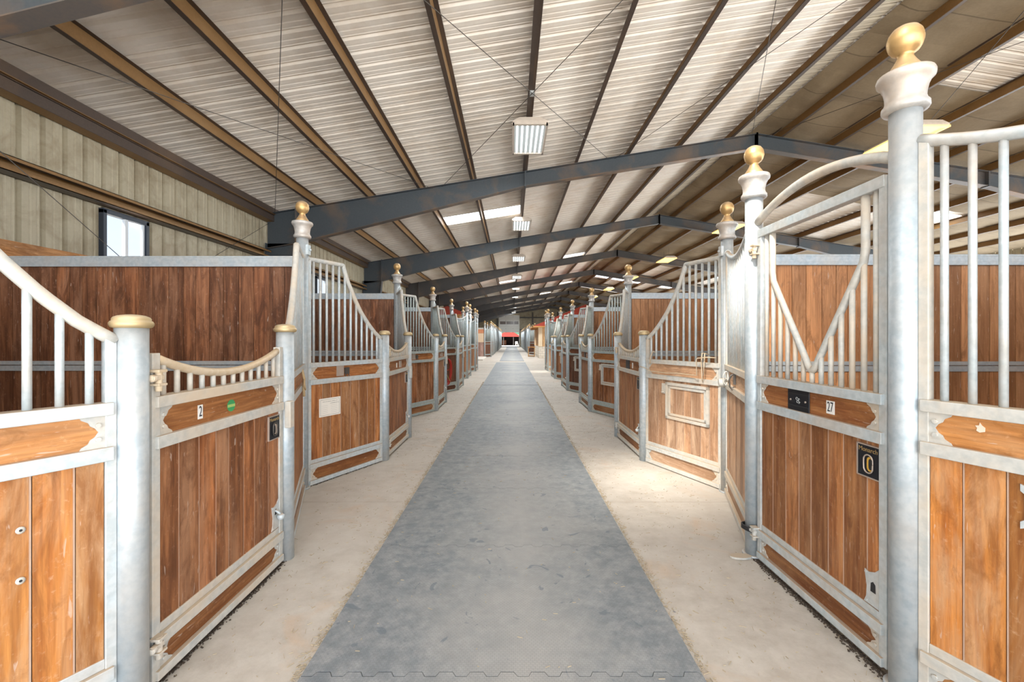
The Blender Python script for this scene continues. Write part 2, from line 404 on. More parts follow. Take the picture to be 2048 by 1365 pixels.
# ------------------------------------------------------------------ building shell
XR = 6.55; XWL = -6.62; XWR = 2*XR - XWL; YEND = 80.2; YREAR = -4.5
SL = .1633
def hraf(x): return 7.0 - SL*abs(x-XR)          # rafter top
def hsheet(x): return hraf(x) + .21
RIB = .3048
def rib_profile():
    return [(0, 0), (.085, 0), (.095, .007), (.115, .007), (.125, 0), (.18, 0), (.19, .007), (.21, .007), (.22, 0), (.223, 0), (.248, .042), (.28, .042)]
def corrugated(name, a0, a1, cuts, place, omit, mats, mi_fn=None, amp=1.0, parent=None, top_fn=None):
    mb = MB(); pts = []
    n = int((a1-a0)/RIB)+1
    for i in range(n):
        for (o_, d) in rib_profile():
            a = a0+i*RIB+o_
            if a <= a1: pts.append((a, d*amp))
    nc = len(cuts)
    for (a, d) in pts:
        for cval in cuts: mb.v.append(place(a, d, cval))
    for i in range(len(pts)-1):
        am = (pts[i][0]+pts[i+1][0])/2
        for j in range(nc-1):
            cm = (cuts[j]+cuts[j+1])/2
            if omit(am, cm): continue
            mb.face([i*nc+j, (i+1)*nc+j, (i+1)*nc+j+1, i*nc+j+1], mi_fn(am, cm) if mi_fn else 0)
    o = mb.build(name, mats, parent); return o

# purlins / frames positions
PX_L = [-5.19, -3.81, -2.44, -1.03, .37, 1.76, 3.15, 4.54, 5.93]
PX_R = [2*XR-x for x in PX_L][::-1]
FY = [4.04+7.62*k for k in range(-2, 10)]; FY[2] = 3.93
# skylight panels: (x0,x1,y0,y1)
SKY = [(-2.44, .37, 15.2, 16.1), (-2.44, .37, -.35, 1.15)]
SKY += [(3.15, 4.54, 27.0, 27.9), (4.54, 5.9, 42.2, 43.1), (-2.44, -1.03, 37.6, 38.5), (.37, 1.76, 37.6, 38.5), (-1.03, .37, 34.4, 35.3), (-1.03, .37, 53, 53.9), (3.15, 4.54, 50, 50.9)]
for k, yy in enumerate((15.0, 22.8, 30.4, 38, 45.6, 53.2, 60.8)):
    if k in (0, 2): SKY.append((14.07, 15.54, yy, yy+.9))
    elif k == 1: pass
    else:
        for x0, x1 in ((8.56, 9.95), (9.95, 11.34)) if k < 2 else ((7.17, 8.56), (8.56, 9.95), (9.95, 11.34), (12.73, 14.13)):
            SKY.append((x0, x1, yy, yy+.9))
SKY += [(8.5, 10, y_, y_+.9) for y_ in (4.5,)]
SKY = [(a, b_, c_, d_) for (a, b_, c_, d_) in SKY]
cutsL = sorted(set([XWL] + PX_L + [XR] + [s[0] for s in SKY if s[0] < XR] + [s[1] for s in SKY if s[1] < XR]))
cutsR = sorted(set([XR] + PX_R + [XWR] + [s[0] for s in SKY if s[0] > XR] + [s[1] for s in SKY if s[1] > XR]))
def in_sky(y, x): return any(s[0] < x < s[1] and s[2] < y < s[3] for s in SKY)
roof = corrugated('ceiling', YREAR, YEND, cutsL, lambda a, d, x: (x, a, hsheet(x)+d), in_sky, [ROOF, INSUL2],
                  lambda y, x: 1 if x > 5.93 else 0)
prop(roof, kind='structure')
mb = MB()
# insulation under the right slope: wrinkled blanket, bare sheet showing in a few bays
roofr = corrugated('ceiling', YREAR, YEND, cutsR, lambda a, d, x: (x, a, hsheet(x)+d), in_sky, [ROOF])
prop(roofr, kind='structure')
# sagging insulation blankets between right-hand purlins, one sheet per strip of the slope
bare = {(8.56, 0), (9.95, 1), (11.34, 1), (12.73, 1), (9.95, 3), (8.56, 4), (11.34, 4), (14.13, 3), (8.5, 6)}
mb = MB()
xs = [XR] + PX_R + [XWR]
for i in range(len(xs)-1):
    x0, x1 = xs[i], xs[i+1]
    ys = [YREAR + .5*k for k in range(int((YEND-YREAR)/.5)+1)]
    nx = 5
    for j in range(len(ys)-1):
        y0, y1 = ys[j], ys[j+1]
        ym = (y0+y1)/2; xm = (x0+x1)/2
        if any(s[0]-.02 < xm < s[1]+.02 and s[2]-.75 < ym < s[3]+.75 for s in SKY): continue
        bay = int((ym-4.04)//7.62)
        if (round(x0, 2), bay) in bare and 3.2 < (ym-4.04) % 7.62 < (5.0 if bay == 0 else 9): continue
        if x0 > 8.5 and x0 < 8.6 and bay in (0,) and False: continue
        b0 = len(mb.v)
        for yy in (y0, y1):
            for k in range(nx):
                t = k/(nx-1); x = x0+(x1-x0)*t
                random.seed(int(yy*10)*31+int(x*100)+i)
                sag = .05*math.sin(PI*t)*(1+.8*math.sin(yy*2.1+i*1.7)+.5*math.sin(yy*5.3+i)) + (.006*random.random())
                mb.v.append((x, yy, hsheet(x)-.03-max(0, sag)))
        for k in range(nx-1):
            mb.face([b0+k, b0+nx+k, b0+nx+k+1, b0+k+1], 0, .5, True)
ins = mb.build('ceiling', INSUL); prop(ins, kind='structure')
random.seed(11)
# translucent panels
for i, (x0, x1, y0, y1) in enumerate(SKY):
    m_ = MB(); b0 = 0
    for k in range(13):
        yy = y0-.12+(y1-y0+.24)*k/12; dz = .012 if k % 2 else 0
        for x in (x0, x1): m_.v.append((x, yy, hsheet(x)+.012+dz))
    for k in range(12): m_.face([2*k, 2*k+2, 2*k+3, 2*k+1])
    o = m_.build('window_%d' % (i+20), SKYP if i < 2 or 13 < x0 < 15 and y0 < 16 else SKYQ); prop(o, kind='structure')

# left wall sheet with windows
WIN = [7.4+7.62*k for k in range(0, 9)]
WZ0, WZ1 = 2.62, 3.58
def win_omit(y, z): return WZ0 < z < WZ1 and any(abs(y-w_) < .40 for w_ in WIN)
wl_ = corrugated('wall_left', YREAR, YEND, [0, WZ0, WZ1, hsheet(XWL)], lambda a, d, z: (XWL-d*1.2, a, z), win_omit, [WALLM])
prop(wl_, kind='structure')
wr_ = corrugated('wall_right', YREAR, YEND, [3.6, hsheet(XWR)], lambda a, d, z: (XWR+d, a, z), lambda a, c: False, [WALLM]); prop(wr_, kind='structure')
WFR = flat('dark_window_frame', (.03, .04, .06), .4); WFW = flat('pale_sash', (.7, .74, .78), .4)
for i, yc in enumerate(WIN):
    e = empty('window_%d' % (i+1), (XWL+.03, yc, WZ0)); prop(e, kind='structure')
    f = MB(); W = .44; H = WZ1-WZ0
    f.box(-.05, .05, -W, -W+.06, -.03, H+.03).box(-.05, .05, W-.06, W, -.03, H+.03).box(-.05, .05, -W, W, -.04, .03).box(-.05, .05, -W, W, H-.03, H+.05)
    f.build('window_frame', WFR, e, .004)
    MB().box(-.02, .03, -.03, .03, .03, H-.03).box(-.02, .02, W-.11, W-.07, .03, H-.03).build('sash', WFW, e)
    MB().box(-.004, .004, -W+.06, W-.06, .03, H-.03).build('pane', GLASS, e)

# end wall with tall door
DX0, DX1, DOH, DTH = -2.25, 1.38, 2.62, 5.78
def far_top(x): return hsheet(x)
mb = MB(); pts = []
n = int((XWR-XWL)/RIB)+1
for i in range(n):
    for (o_, d) in rib_profile()[::1]:
        a = XWL+i*RIB+o_
        if a <= XWR: pts.append((a, d))
for (a, d) in pts:
    for z in (0, DTH, far_top(a)): mb.v.append((a, YEND+d, z if z != DTH else min(DTH, far_top(a)-.01)))
for i in range(len(pts)-1):
    am = (pts[i][0]+pts[i+1][0])/2
    for j in range(2):
        if j == 0 and DX0 < am < DX1: continue
        mb.face([i*3+j, i*3+3+j, i*3+3+j+1, i*3+j+1])
o = mb.build('wall_far', WALLM); prop(o, kind='structure')
# raised overhead door
e = empty('door_1', ((DX0+DX1)/2, YEND-.12, 0)); prop(e, kind='structure')
DW = (DX1-DX0)/2
DOORW = flat('white_door_panel', (.85, .84, .8), .5, var=.04)
sec = [(DOH, 3.3), (3.3, 4.05), (4.05, 4.78), (4.78, 5.5), (5.5, DTH)]
for i, (z0, z1) in enumerate(sec):
    m_ = MB()
    if i == 2:
        z1w = z0+.6
        for (x0, x1) in ((-DW, -DW+.12), (-.62, -.5), (.5+.3, .92), (DW-.12, DW)): m_.box(x0, x1, -.03, .03, z0, z1w)
        m_.box(-DW, DW, -.03, .03, z1w, z1-.008); m_.box(-DW, DW, -.03, .03, z0, z0+.05)
        o = m_.build('door_section', DOORW, e, .004)
        MB().box(-DW+.1, DW-.1, -.01, .01, z0+.05, z1w).build('door_light_strip', flat('tinted_door_glass', (.16, .12, .1), .2, 0), o)
    else:
        m_.box(-DW, DW, -.03, .03, z0, z1-.01); o = m_.build('door_section', DOORW, e, .004)
        for hx in (-.62, .72): MB().box(hx-.03, hx+.03, -.045, -.03, z0-.05, z0+.05).build('hinge', DARKSTEEL, o)
m_ = MB()
for sx_ in (-1, 1): m_.box(sx_*DW, sx_*(DW+.09), -.08, .05, 0, DTH)
m_.build('door_frame', WHITE, e)
# end wall girts and posts
for x in (-2.62, 3.9, 8.6): prop(MB().box(x-.11, x+.11, YEND-.3, YEND-.02, 0, hraf(x)-.25).build('wall_post', FRAME_D),
    {-2.62: 'dark steel post left of the far overhead door', 3.9: 'dark steel post right of the far overhead door', 8.6: 'dark steel end wall post beyond the right hand aisle'}[x], 'steel post')
prop(MB().box(1.5, 3.78, YEND-.2, YEND-.02, 3.0, 3.2).box(4.02, 8.48, YEND-.2, YEND-.02, 3.0, 3.2).box(4.02, 8.48, YEND-.2, YEND-.02, 5.25, 5.45).box(1.5, 3.78, YEND-.2, YEND-.02, 5.25, 5.45).build('wall_girt', FRAME_D), 'dark horizontal girts on the far end wall right of the door', 'girt')
prop(MB().box(-6.3, -2.75, YEND-.2, YEND-.02, 3.0, 3.2).build('wall_girt', FRAME_D), 'dark horizontal girt on the far end wall left of the door', 'girt')

# floor and ground
mb = MB(); mb.box(XWL-.1, XWR+.1, YREAR, YEND+.1, -.2, 0); prop(mb.build('floor', CONC), kind='structure')
mb = MB(); mb.box(-60, 60, YEND+.1, 180, -.25, -.02); prop(mb.build('ground', OUT), kind='structure')
mb = MB(); mb.box(-60, 60, -60, YREAR, -.25, -.02).box(XWR+.1, 60, YREAR, YEND+.1, -.25, -.02).box(-60, XWL-.1, YREAR, YEND+.1, -.25, -.02); prop(mb.build('ground', OUT), kind='structure')
# expansion joints: dark sunk filler strips
JT = flat('joint_filler', (.34, .29, .24), .9)
mb = MB()
for yy in (4.05, 7.1, 10.2, 13.3, 16.4, 19.5, 22.6, 28.3, 33.1):
    mb.box(-2.1, -.96, yy-.003, yy+.003, -.01, .0008); mb.box(.88, 2.1, yy-.003, yy+.003, -.01, .0008)
mb.box(-2.2, 2.2, 22.9, 22.93, -.01, .0012)
o = mb.build('floor_joint', JT); prop(o, kind='structure'); o.name = 'trim_1'

# ------------------------------------------------------------------ steel frames
def rdepth(x):
    xx = abs(x-XR)                # distance from ridge, 0..13.17
    if xx < XR-.37: return .38
    t = (xx-(XR-.37))/(12.35-(XR-.37)); return .38+.54*min(1, t)
def build_frame(k, y):
    near = k <= 3
    e = empty('portal_frame', (0, y, 0), 0, 'dark blue-grey steel roof frame, %s' % ORDF[k], 'roof frame', 'steel portal frames')
    M_ = FRAME if k <= 4 else FRAME_D
    for side in (-1, 1):
        X = (lambda d: XR + side*d)
        # rafter
        m_ = MB(); ds = [0, 2, 4, XR-.37, 8, 9.5, 11, 12.35, 13.1]
        for a, b_ in zip(ds[:-1], ds[1:]):
            pa, pb = X(a), X(b_)
            ta, tb = hraf(pa), hraf(pb); ba, bb = ta-rdepth(pa), tb-rdepth(pb)
            if side < 0: pa, pb, ta, tb, ba, bb = pb, pa, tb, ta, bb, ba
            m_.hexa([(pa,-.006,ba),(pb,-.006,bb),(pb,.006,bb),(pa,.006,ba),(pa,-.006,ta),(pb,-.006,tb),(pb,.006,tb),(pa,.006,ta)])
            m_.hexa([(pa,-.1,ba-.014),(pb,-.1,bb-.014),(pb,.1,bb-.014),(pa,.1,ba-.014),(pa,-.1,ba),(pb,-.1,bb),(pb,.1,bb),(pa,.1,ba)], 1)
            m_.hexa([(pa,-.1,ta-.014),(pb,-.1,tb-.014),(pb,.1,tb-.014),(pa,.1,ta-.014),(pa,-.1,ta),(pb,-.1,tb),(pb,.1,tb),(pa,.1,ta)], 0)
        o = m_.build('rafter', [M_, FRAME_EDGE if near else M_], e)
        # splice plates
        for d in (0, XR-.37, 12.3):
            p = X(d); t_ = hraf(p); dd = rdepth(p)
            MB().box(p-.02, p+.02, -.105, .105, t_-dd-.03, t_+.02, 0).build('splice_plate', FRAME_EDGE if (near and d > 12) else M_, o)
        # tapered column
        xo = X(13.1); xt = X(12.3); xb = X(12.75); top = hraf(xt)-rdepth(xt)
        m_ = MB()
        a, b_ = (xo, xt) if side < 0 else (xt, xo); c_, d_ = (xo, xb) if side < 0 else (xb, xo)
        m_.hexa([(c_,-.006,0),(d_,-.006,0),(d_,.006,0),(c_,.006,0),(a,-.006,top),(b_,-.006,top),(b_,.006,top),(a,.006,top)])
        s_ = -side
        for (q0, q1, off) in ((xb, xt, 1), (xo, xo, -1)):
            lo0, lo1 = sorted((q0, q0+s_*off*.014)); hi0, hi1 = sorted((q1, q1+s_*off*.014))
            m_.hexa([(lo0,-.1,0),(lo1,-.1,0),(lo1,.1,0),(lo0,.1,0),(hi0,-.1,top),(hi1,-.1,top),(hi1,.1,top),(hi0,.1,top)])
        m_.box(min(c_, d_)-.05, max(c_, d_)+.05, -.13, .13, 0, .02)
        m_.build('column', M_, e)
ORDF = {0: 'second behind the camera', 1: 'just behind the camera', 2: 'the nearest, crossing the top left corner', 3: 'the first whose ridge shows, crossing above the nearest lamp'}
for k in range(4, 12): ORDF[k] = '%s from the camera' % ORD[k-2]
for k, y in enumerate(FY):
    if k < 2: continue
    build_frame(k, y)

# purlins: one Z section each, running the length of the barn
def purlin(x, lab):
    m_ = MB(); z1 = hsheet(x)-.0; z0 = hraf(x)
    sgn = 1 if x < XR else -1
    m_.box(x-.003, x+.003, YREAR, YEND-.05, z0, z1, 0)
    m_.box(x+.003, x-sgn*.07, YREAR, YEND-.05, z0-.002, z0+.003, 1); m_.box(x+.07*sgn, x, YREAR, YEND-.05, z1-.03, z1-.026, 1)
    m_.box(x-sgn*.066, x-sgn*.07, YREAR, YEND-.05, z0, z0+.02, 1)
    o = m_.build('roof_purlin', [PURLIN_WEB, PURLIN_FL]); prop(o, lab, 'purlin', 'roof purlins'); return o
for i, x in enumerate(PX_L): purlin(x, 'brown steel purlin under white left roof slope, %s from the wall' % ('first' if i == 0 else ORD[i]))
for i, x in enumerate(PX_R): purlin(x, 'brown steel purlin under right roof slope, %s from the ridge' % ('first' if i == 0 else ORD[i]))
m_ = MB(); m_.box(XWL+.03, XWL+.25, YREAR, YEND-.05, 4.82, 4.83, 1).box(XWL+.24, XWL+.25, YREAR, YEND-.05, 4.66, 5.02, 0).box(XWL+.03, XWL+.24, YREAR, YEND-.05, 4.66, 4.67, 1).box(XWL+.1, XWL+.3, YREAR, YEND-.05, 4.84, 4.85, 1)
prop(m_.build('eave_strut', [PURLIN_FL, PURLIN_WEB]), 'brown eave strut where the left wall meets the roof', 'steel beam')
for k in range(1, 11):
    y0 = max(YREAR, FY[k]+.13); y1 = FY[k+1]-.13 if k < 11 else YEND-.1
    m_ = MB(); m_.box(XWL+.03, XWL+.24, y0, y1, 3.66, 3.67, 1).box(XWL+.03, XWL+.04, y0, y1, 3.66, 3.86, 0).box(XWL+.03, XWL+.24, y0, y1, 3.85, 3.86, 1).box(XWL+.23, XWL+.24, y0, y1, 3.66, 3.71, 0).box(XWL+.23, XWL+.24, y0, y1, 3.81, 3.86, 0)
    prop(m_.build('wall_girt', [PURLIN_WEB, FRAME_EDGE]), 'brown steel girt along the left wall above its windows, %s bay' % ORD[k-1], 'girt', 'left wall girts')
tr_ = MB().box(0, 9.1, -.05, .05, 2.52, 2.74).build('timber_rail', W_OR_H); tr_.location = (-6.25, -1, 0); tr_.rotation_euler = (0, 0, PI/2)
prop(tr_, 'orange timber board on edge along the left wall below the window', 'timber board')

# brace rods
def rod(p, q, r, lab, grp='roof brace rods', parent=None):
    o = MB().tube([p, q], r, 6).build('brace_rod', DARKSTEEL); prop(o, lab, 'rod', grp); return o
braces = [(-6.3, -2.1, 'beside the left wall'), (-1.85, 2.6, 'above the near lamp'), (2.75, 6.4, 'left of the ridge'), (6.75, 10.3, 'right of the ridge'), (10.5, 14.2, 'down the right slope')]
for (a, b_, t_) in braces:
    za, zb = hraf(a)-.06, hraf(b_)-.06
    rod((a, FY[2]+.1, za), (b_, FY[3]-.1, zb), .006, 'thin roof brace rod %s, running far end to the right' % t_)
    rod((b_, FY[2]+.1, zb), (a, FY[3]-.1, za), .006, 'thin roof brace rod %s, running far end to the left' % t_)
rod((-6.33, FY[2]+.2, 4.6), (-6.33, FY[3]-.2, .15), .006, 'thin wall brace rod falling away from the camera on left wall', 'wall brace rods')
rod((-6.36, FY[2]+.2, .15), (-6.36, FY[3]-.2, 4.6), .006, 'thin wall brace rod rising away from the camera on left wall', 'wall brace rods')
prop(MB().box(.33, .41, 7.8, 7.92, hraf(.37)-.05, hraf(.37)-.002).build('brace_clip', GALV), 'small steel clip where roof brace rods cross above the near lamp', 'clip')

# ------------------------------------------------------------------ lamps
def lamp(y, lit, lab, X=.37, zc=5.76, warm=False, rodlen=None, grp='high bay lamps down the centre aisle'):
    e = empty('high_bay_lamp', (X, y, zc), 0, lab, 'lamp', grp)
    L, W = .7, .345
    m_ = MB()
    # hood: bottom rim rectangle -> narrower top
    for (z0, w0, l0, z1, w1, l1) in ((0, W, L, .05, W, L), (.05, W, L, .13, W*.62, L*.97)):
        m_.hexa([(-w0,-l0,z0),(w0,-l0,z0),(w0,l0,z0),(-w0,l0,z0),(-w1,-l1,z1),(w1,-l1,z1),(w1,l1,z1),(-w1,l1,z1)])
    m_.build('housing', HOUSING, e, .004)
    rim = MB()
    rim.box(-W-.01, -W+.03, -L-.01, L+.01, -.03, .005).box(W-.03, W+.01, -L-.01, L+.01, -.03, .005).box(-W, W, -L-.01, -L+.05, -.03, .005).box(-W, W, L-.05, L+.01, -.03, .005)
    rim.build('rim', HOUSING if not warm else TUBE_Y, e)
    MB().box(-W+.03, W-.03, -L+.05, L-.05, -.006, -.002).build('reflector', REFL if not warm else TUBE_Y, e)
    if not warm:
        for k in range(6):
            x = -W+.09+k*(2*W-.18)/5
            MB().tube([(x, -L+.08, -.018), (x, L-.08, -.018)], .0155 if lit else .014, 8).build('tube', TUBE if lit else REFL, e)
    top = hraf(X)-zc if rodlen is None else rodlen
    for yy in (-.4, .4): MB().tube([(0, yy, .12), (0, yy, top+.01)], .006, 6).build('hanger', DARKSTEEL, e)
    if lit:
        l = bpy.data.lights.new('lamp_light', 'AREA'); l.shape = 'RECTANGLE'; l.size = .5; l.size_y = 1.1
        l.energy = (95 if y < 12 else 190 if y < 28 else 300) if not warm else 60; l.color = (.93, .98, 1) if not warm else (1, .8, .45)
        o = bpy.data.objects.new('lamp_light', l); COL.objects.link(o); o.parent = e; o.location = (0, 0, -.045)
for i, y in enumerate((9.22, 16.25, 23.06, 30, 36.9, 44.4, 51.2, 59.5, 67, 71.2)):
    lamp(y, i != 6, ('white high bay lamp with lit tubes over centre aisle, %s' % ORD[i]) if i != 6 else 'unlit dusty high bay lamp in the far part of the centre aisle row')
for i, y in enumerate((9.9, 17.9, 25.1, 32.5, 40, 47.5)):
    lamp(y, True, 'yellow glowing high bay lamp hanging over the right hand aisle, %s' % ORD[i], 8.95, 6.05, True, hraf(8.95)-6.05, 'yellow lamps over the right hand aisle')

# ------------------------------------------------------------------ stall parts
def planks_fn(u0, u1, z0, z1, th=.012, pw=.125, seed=0, horiz=False):
    def fn(mb):
        r = random.Random(seed); u = u0; g = .0046 if th < .014 else .0025
        mb.box(u0, u1, -th*.4, th*.4, z0, z1, 2)
        while u < u1-.005:
            w_ = pw*(.8+.4*r.random()); 
            if u+w_ > u1-.05: w_ = u1-u
            mb.box(u+g, u+w_-g, -th, th, z0, z1, 0, r.random())
            if th < .014 and u+w_ < u1-.01: mb.box(u+w_-g, u+w_+g*.35, -th*.86, th*.86, z0, z1, 1)
            u += w_
    return fn
def bracket_fn(u, z, H, dirn, s):
    def fn(mb):
        P = [(0,0),(.075,0),(.07,.01),(.05,.022),(.044,.036),(.03,.046),(.02,H/2),(.03,H-.046),(.044,H-.036),(.05,H-.022),(.07,H-.01),(.075,H),(0,H)]
        poly = [(u+dirn*p, z+q) for p, q in P]
        if dirn < 0: poly = poly[::-1]
        mb.prism(poly, s*.0125, s*.0175)
        for zz in (z+H*.28, z+H*.72): mb.tube([(u+dirn*.022, s*.016, zz), (u+dirn*.022, s*.026, zz)], .009, 8)
    return fn
R_LO, R_BASE0, R_BASE1, R_MID, R_ANG, R_PL, R_T1, R_BD, R_S0, R_S1 = .055, .055, .175, .225, .265, 1.045, 1.10, 1.225, 1.225, 1.275
POST_R = .057
def slope_prof(t):
    P = [(0, 2.35), (.43, 2.35), (.5, 2.17), (.57, 2.03), (.63, 1.92), (.69, 1.825), (.8, 1.69), (.9, 1.59), (1, 1.52)]
    for (a, ha), (b_, hb) in zip(P[:-1], P[1:]):
        if t <= b_: return ha+(hb-ha)*(t-a)/(b_-a)
    return 1.52
def sag_prof(t): return 2.37-.52*t*(1-t)

def side_panel(P0, P1, s, kind, label, grp, wood=(None, None), seed=0, full=True, hatch=False):
    d = Vector((P1[0]-P0[0], P1[1]-P0[1])); L = d.length; rz = math.atan2(d.y, d.x)
    e = empty('stall_side_panel', (P0[0], P0[1], 0), rz, label, 'stall panel', grp)
    Lk = round(L, 2); u0, u1 = .055, L-.055; prof = slope_prof if kind == 'slope' else sag_prof
    W, WH = wood
    hT = 2.35 if kind == 'slope' else 2.37; hD = 1.54 if kind == 'slope' else 2.37
    def frame(mb):
        mb.box(u0, u0+.036, -.02, .02, .012, hT); mb.box(u1-.036, u1, -.02, .02, .012, hD)
        for (a, b_) in ((.01, R_LO), (R_BASE1, R_MID), (R_PL, R_T1), (R_S0, R_S1)): mb.box(u0+.012, u1-.012, -.034, .034, a, b_)
        mb.box(u0+.036, u1-.036, -.017, .017, R_MID, R_ANG)
    G = GALV_SHADE if seed >= 4 else GALV_WHITE if grp.startswith('side panels of right') else GALV
    GB = GALV_SHADE if seed >= 4 else GALV
    cached(('fr', Lk, kind, G.name), 'frame', G, frame, e, .003 if full else 0)
    def rail(mb):
        pts = [(u0+(u1-u0)*k/28, 0, prof(k/28)) for k in range(29)]
        if kind == 'slope': pts.insert(13, (u0+(u1-u0)*.43, 0, 2.35)); pts.sort()
        mb.tube(pts, .025, 10 if full else 6)
        if kind == 'sag' or True:
            mb.tube([(u0-.02, 0, hT), (u0+.01, 0, hT)], .03, 8)
    cached(('tr', Lk, kind, full), 'top_rail', GALV_WHITE if kind == 'slope' else GALV, rail, e)
    nb = max(6, round((u1-u0-.07)/.084)); a0 = u0+.036; a1 = u1-.036
    if full:
        for k in range(nb):
            u = a0+(a1-a0)*(k+.5)/nb; h = prof((u-u0)/(u1-u0))
            cached(('bar', Lk, kind, k, GB.name), 'grille_bar', GB, lambda mb: mb.tube([(u, 0, R_S1-.01), (u, 0, h-.008)], .0135, 10), e)
    else:
        def bars(mb):
            for k in range(nb):
                u = a0+(a1-a0)*(k+.5)/nb; mb.tube([(u, 0, R_S1-.01), (u, 0, prof((u-u0)/(u1-u0))-.008)], .0135, 5)
        cached(('bars', Lk, kind), 'grille', GALV_SHADE, bars, e)
    sk = seed % 6
    cached(('pl', Lk, W.name, sk, full), 'plank_panel', [W, GROOVE, BLACKR], planks_fn(u0+.034, u1-.034, R_ANG-.03, R_PL+.01, seed=sk), e)
    cached(('ub', Lk, WH.name), 'upper_board', WH, lambda mb: mb.box(u0+.034, u1-.034, -.011, .011, R_T1-.01, R_S0+.01, 0, .7), e)
    cached(('bb', Lk, WH.name), 'base_board', WH, lambda mb: mb.box(u0+.034, u1-.034, -.011, .011, R_LO-.01, R_BASE1+.01, 0, .15), e)
    if full:
        for (u, dn) in ((u0+.036, 1), (u1-.036, -1)):
            cached(('bk1', Lk, dn, s), 'corner_bracket', GALV_WHITE, bracket_fn(u, R_T1, .125, dn, s), e)
            cached(('bk2', Lk, dn, s), 'corner_bracket', GALV_WHITE, bracket_fn(u, R_LO, .12, dn, s), e)
    if hatch:
        ha, hb = u0+(u1-u0)*.13, u0+(u1-u0)*.69; z0, z1 = .60, 1.02
        def hf(mb):
            for (i_, t_, y_) in ((0, .034, .03), (.04, .028, .024)):
                A, B, Z0, Z1 = ha+i_, hb-i_, z0+i_, z1-i_
                ya, yb = sorted((s*.008, s*y_))
                mb.box(A, B, ya, yb, Z0, Z0+t_); mb.box(A, B, ya, yb, Z1-t_, Z1)
                mb.box(A, A+t_, ya, yb, Z0, Z1); mb.box(B-t_, B, ya, yb, Z0, Z1)
        h = cached(('hf', Lk, s), 'feed_hatch', GALV_WHITE, hf, e, .002)
        def lt(mb):
            ya, yb = sorted((s*.0125, s*.018)); mb.box(hb, hb+.07, ya, yb, z1-.14, z1-.02)
            mb.tube([(hb+.01, s*.03, z1-.12), (hb+.06, s*.03, z1-.12)], .009, 8); mb.tube([(hb+.035, s*.015, z1-.12), (hb+.035, s*.05, z1-.12)], .007, 8)
        cached(('hl', Lk, s), 'hatch_latch', GALV_WHITE, lt, h)
    return e, u0, u1

POSTM = 0
def tall_post(x, y, label, grp, aisle=0, full=True, bracket_dir=None):
    e = empty('tall_stall_post', (x, y, 0), 0, label, 'post', grp)
    seg = 28 if full else 10
    cached(('tp', full), 'shaft', GALV_POST, lambda mb: (mb.lathe([(POST_R, 0), (POST_R, 2.56)], seg)), e)
    cached(('tc', full), 'capital', CAST, lambda mb: mb.lathe([(.058, 2.545), (.078, 2.55), (.083, 2.56), (.082, 2.575), (.074, 2.585), (.07, 2.6), (.071, 2.62), (.077, 2.65), (.088, 2.675), (.099, 2.685), (.101, 2.70), (.097, 2.712), (.08, 2.718), (.05, 2.722)], seg), e)
    cached(('tf', full), 'brass_finial', BRASS, lambda mb: mb.lathe([(.062, 2.718), (.063, 2.728), (.055, 2.74), (.04, 2.765), (.03, 2.785), (.027, 2.795), (.032, 2.803), (.048, 2.815), (.058, 2.832), (.0635, 2.853), (.0645, 2.865), (.0635, 2.868), (.063, 2.876), (.0575, 2.895), (.045, 2.913), (.028, 2.923), (.004, 2.927)], seg), e)
    if full:
        cached('pbf', 'foot_plate', GALV_POST, lambda mb: mb.lathe([(.075, 0), (.075, .012), (.06, .014)], 20), e)
        if aisle:
            a = aisle
            cached(('mt', a), 'mounting_bracket', GALV, lambda mb: (mb.box(a*.04, a*.072, -.03, .03, 2.38, 2.48), mb.tube([(a*.07, 0, 2.43), (a*.09, 0, 2.43)], .011, 8)), e)
    return e
def short_post(x, y, label, grp, full=True, keeper=None):
    e = empty('short_stall_post', (x, y, 0), 0, label, 'post', grp)
    seg = 28 if full else 10
    cached(('sp', full), 'shaft', GALV_POST, lambda mb: mb.lathe([(POST_R, 0), (POST_R, 1.585)], seg), e)
    cached(('sc', full), 'brass_cap', BRASS_CAP, lambda mb: mb.lathe([(.06, 1.572), (.068, 1.575), (.073, 1.583), (.0735, 1.592), (.069, 1.60), (.064, 1.603), (.065, 1.609), (.06, 1.617), (.045, 1.624), (.02, 1.628), (.003, 1.629)], seg), e)
    if full and keeper:
        kx, ky = keeper
        o = MB().box(kx*.035, kx*.075, ky*.02, ky*.075, .92, 1.1).build('latch_keeper', GALV_WHITE, e, .004)
    return e

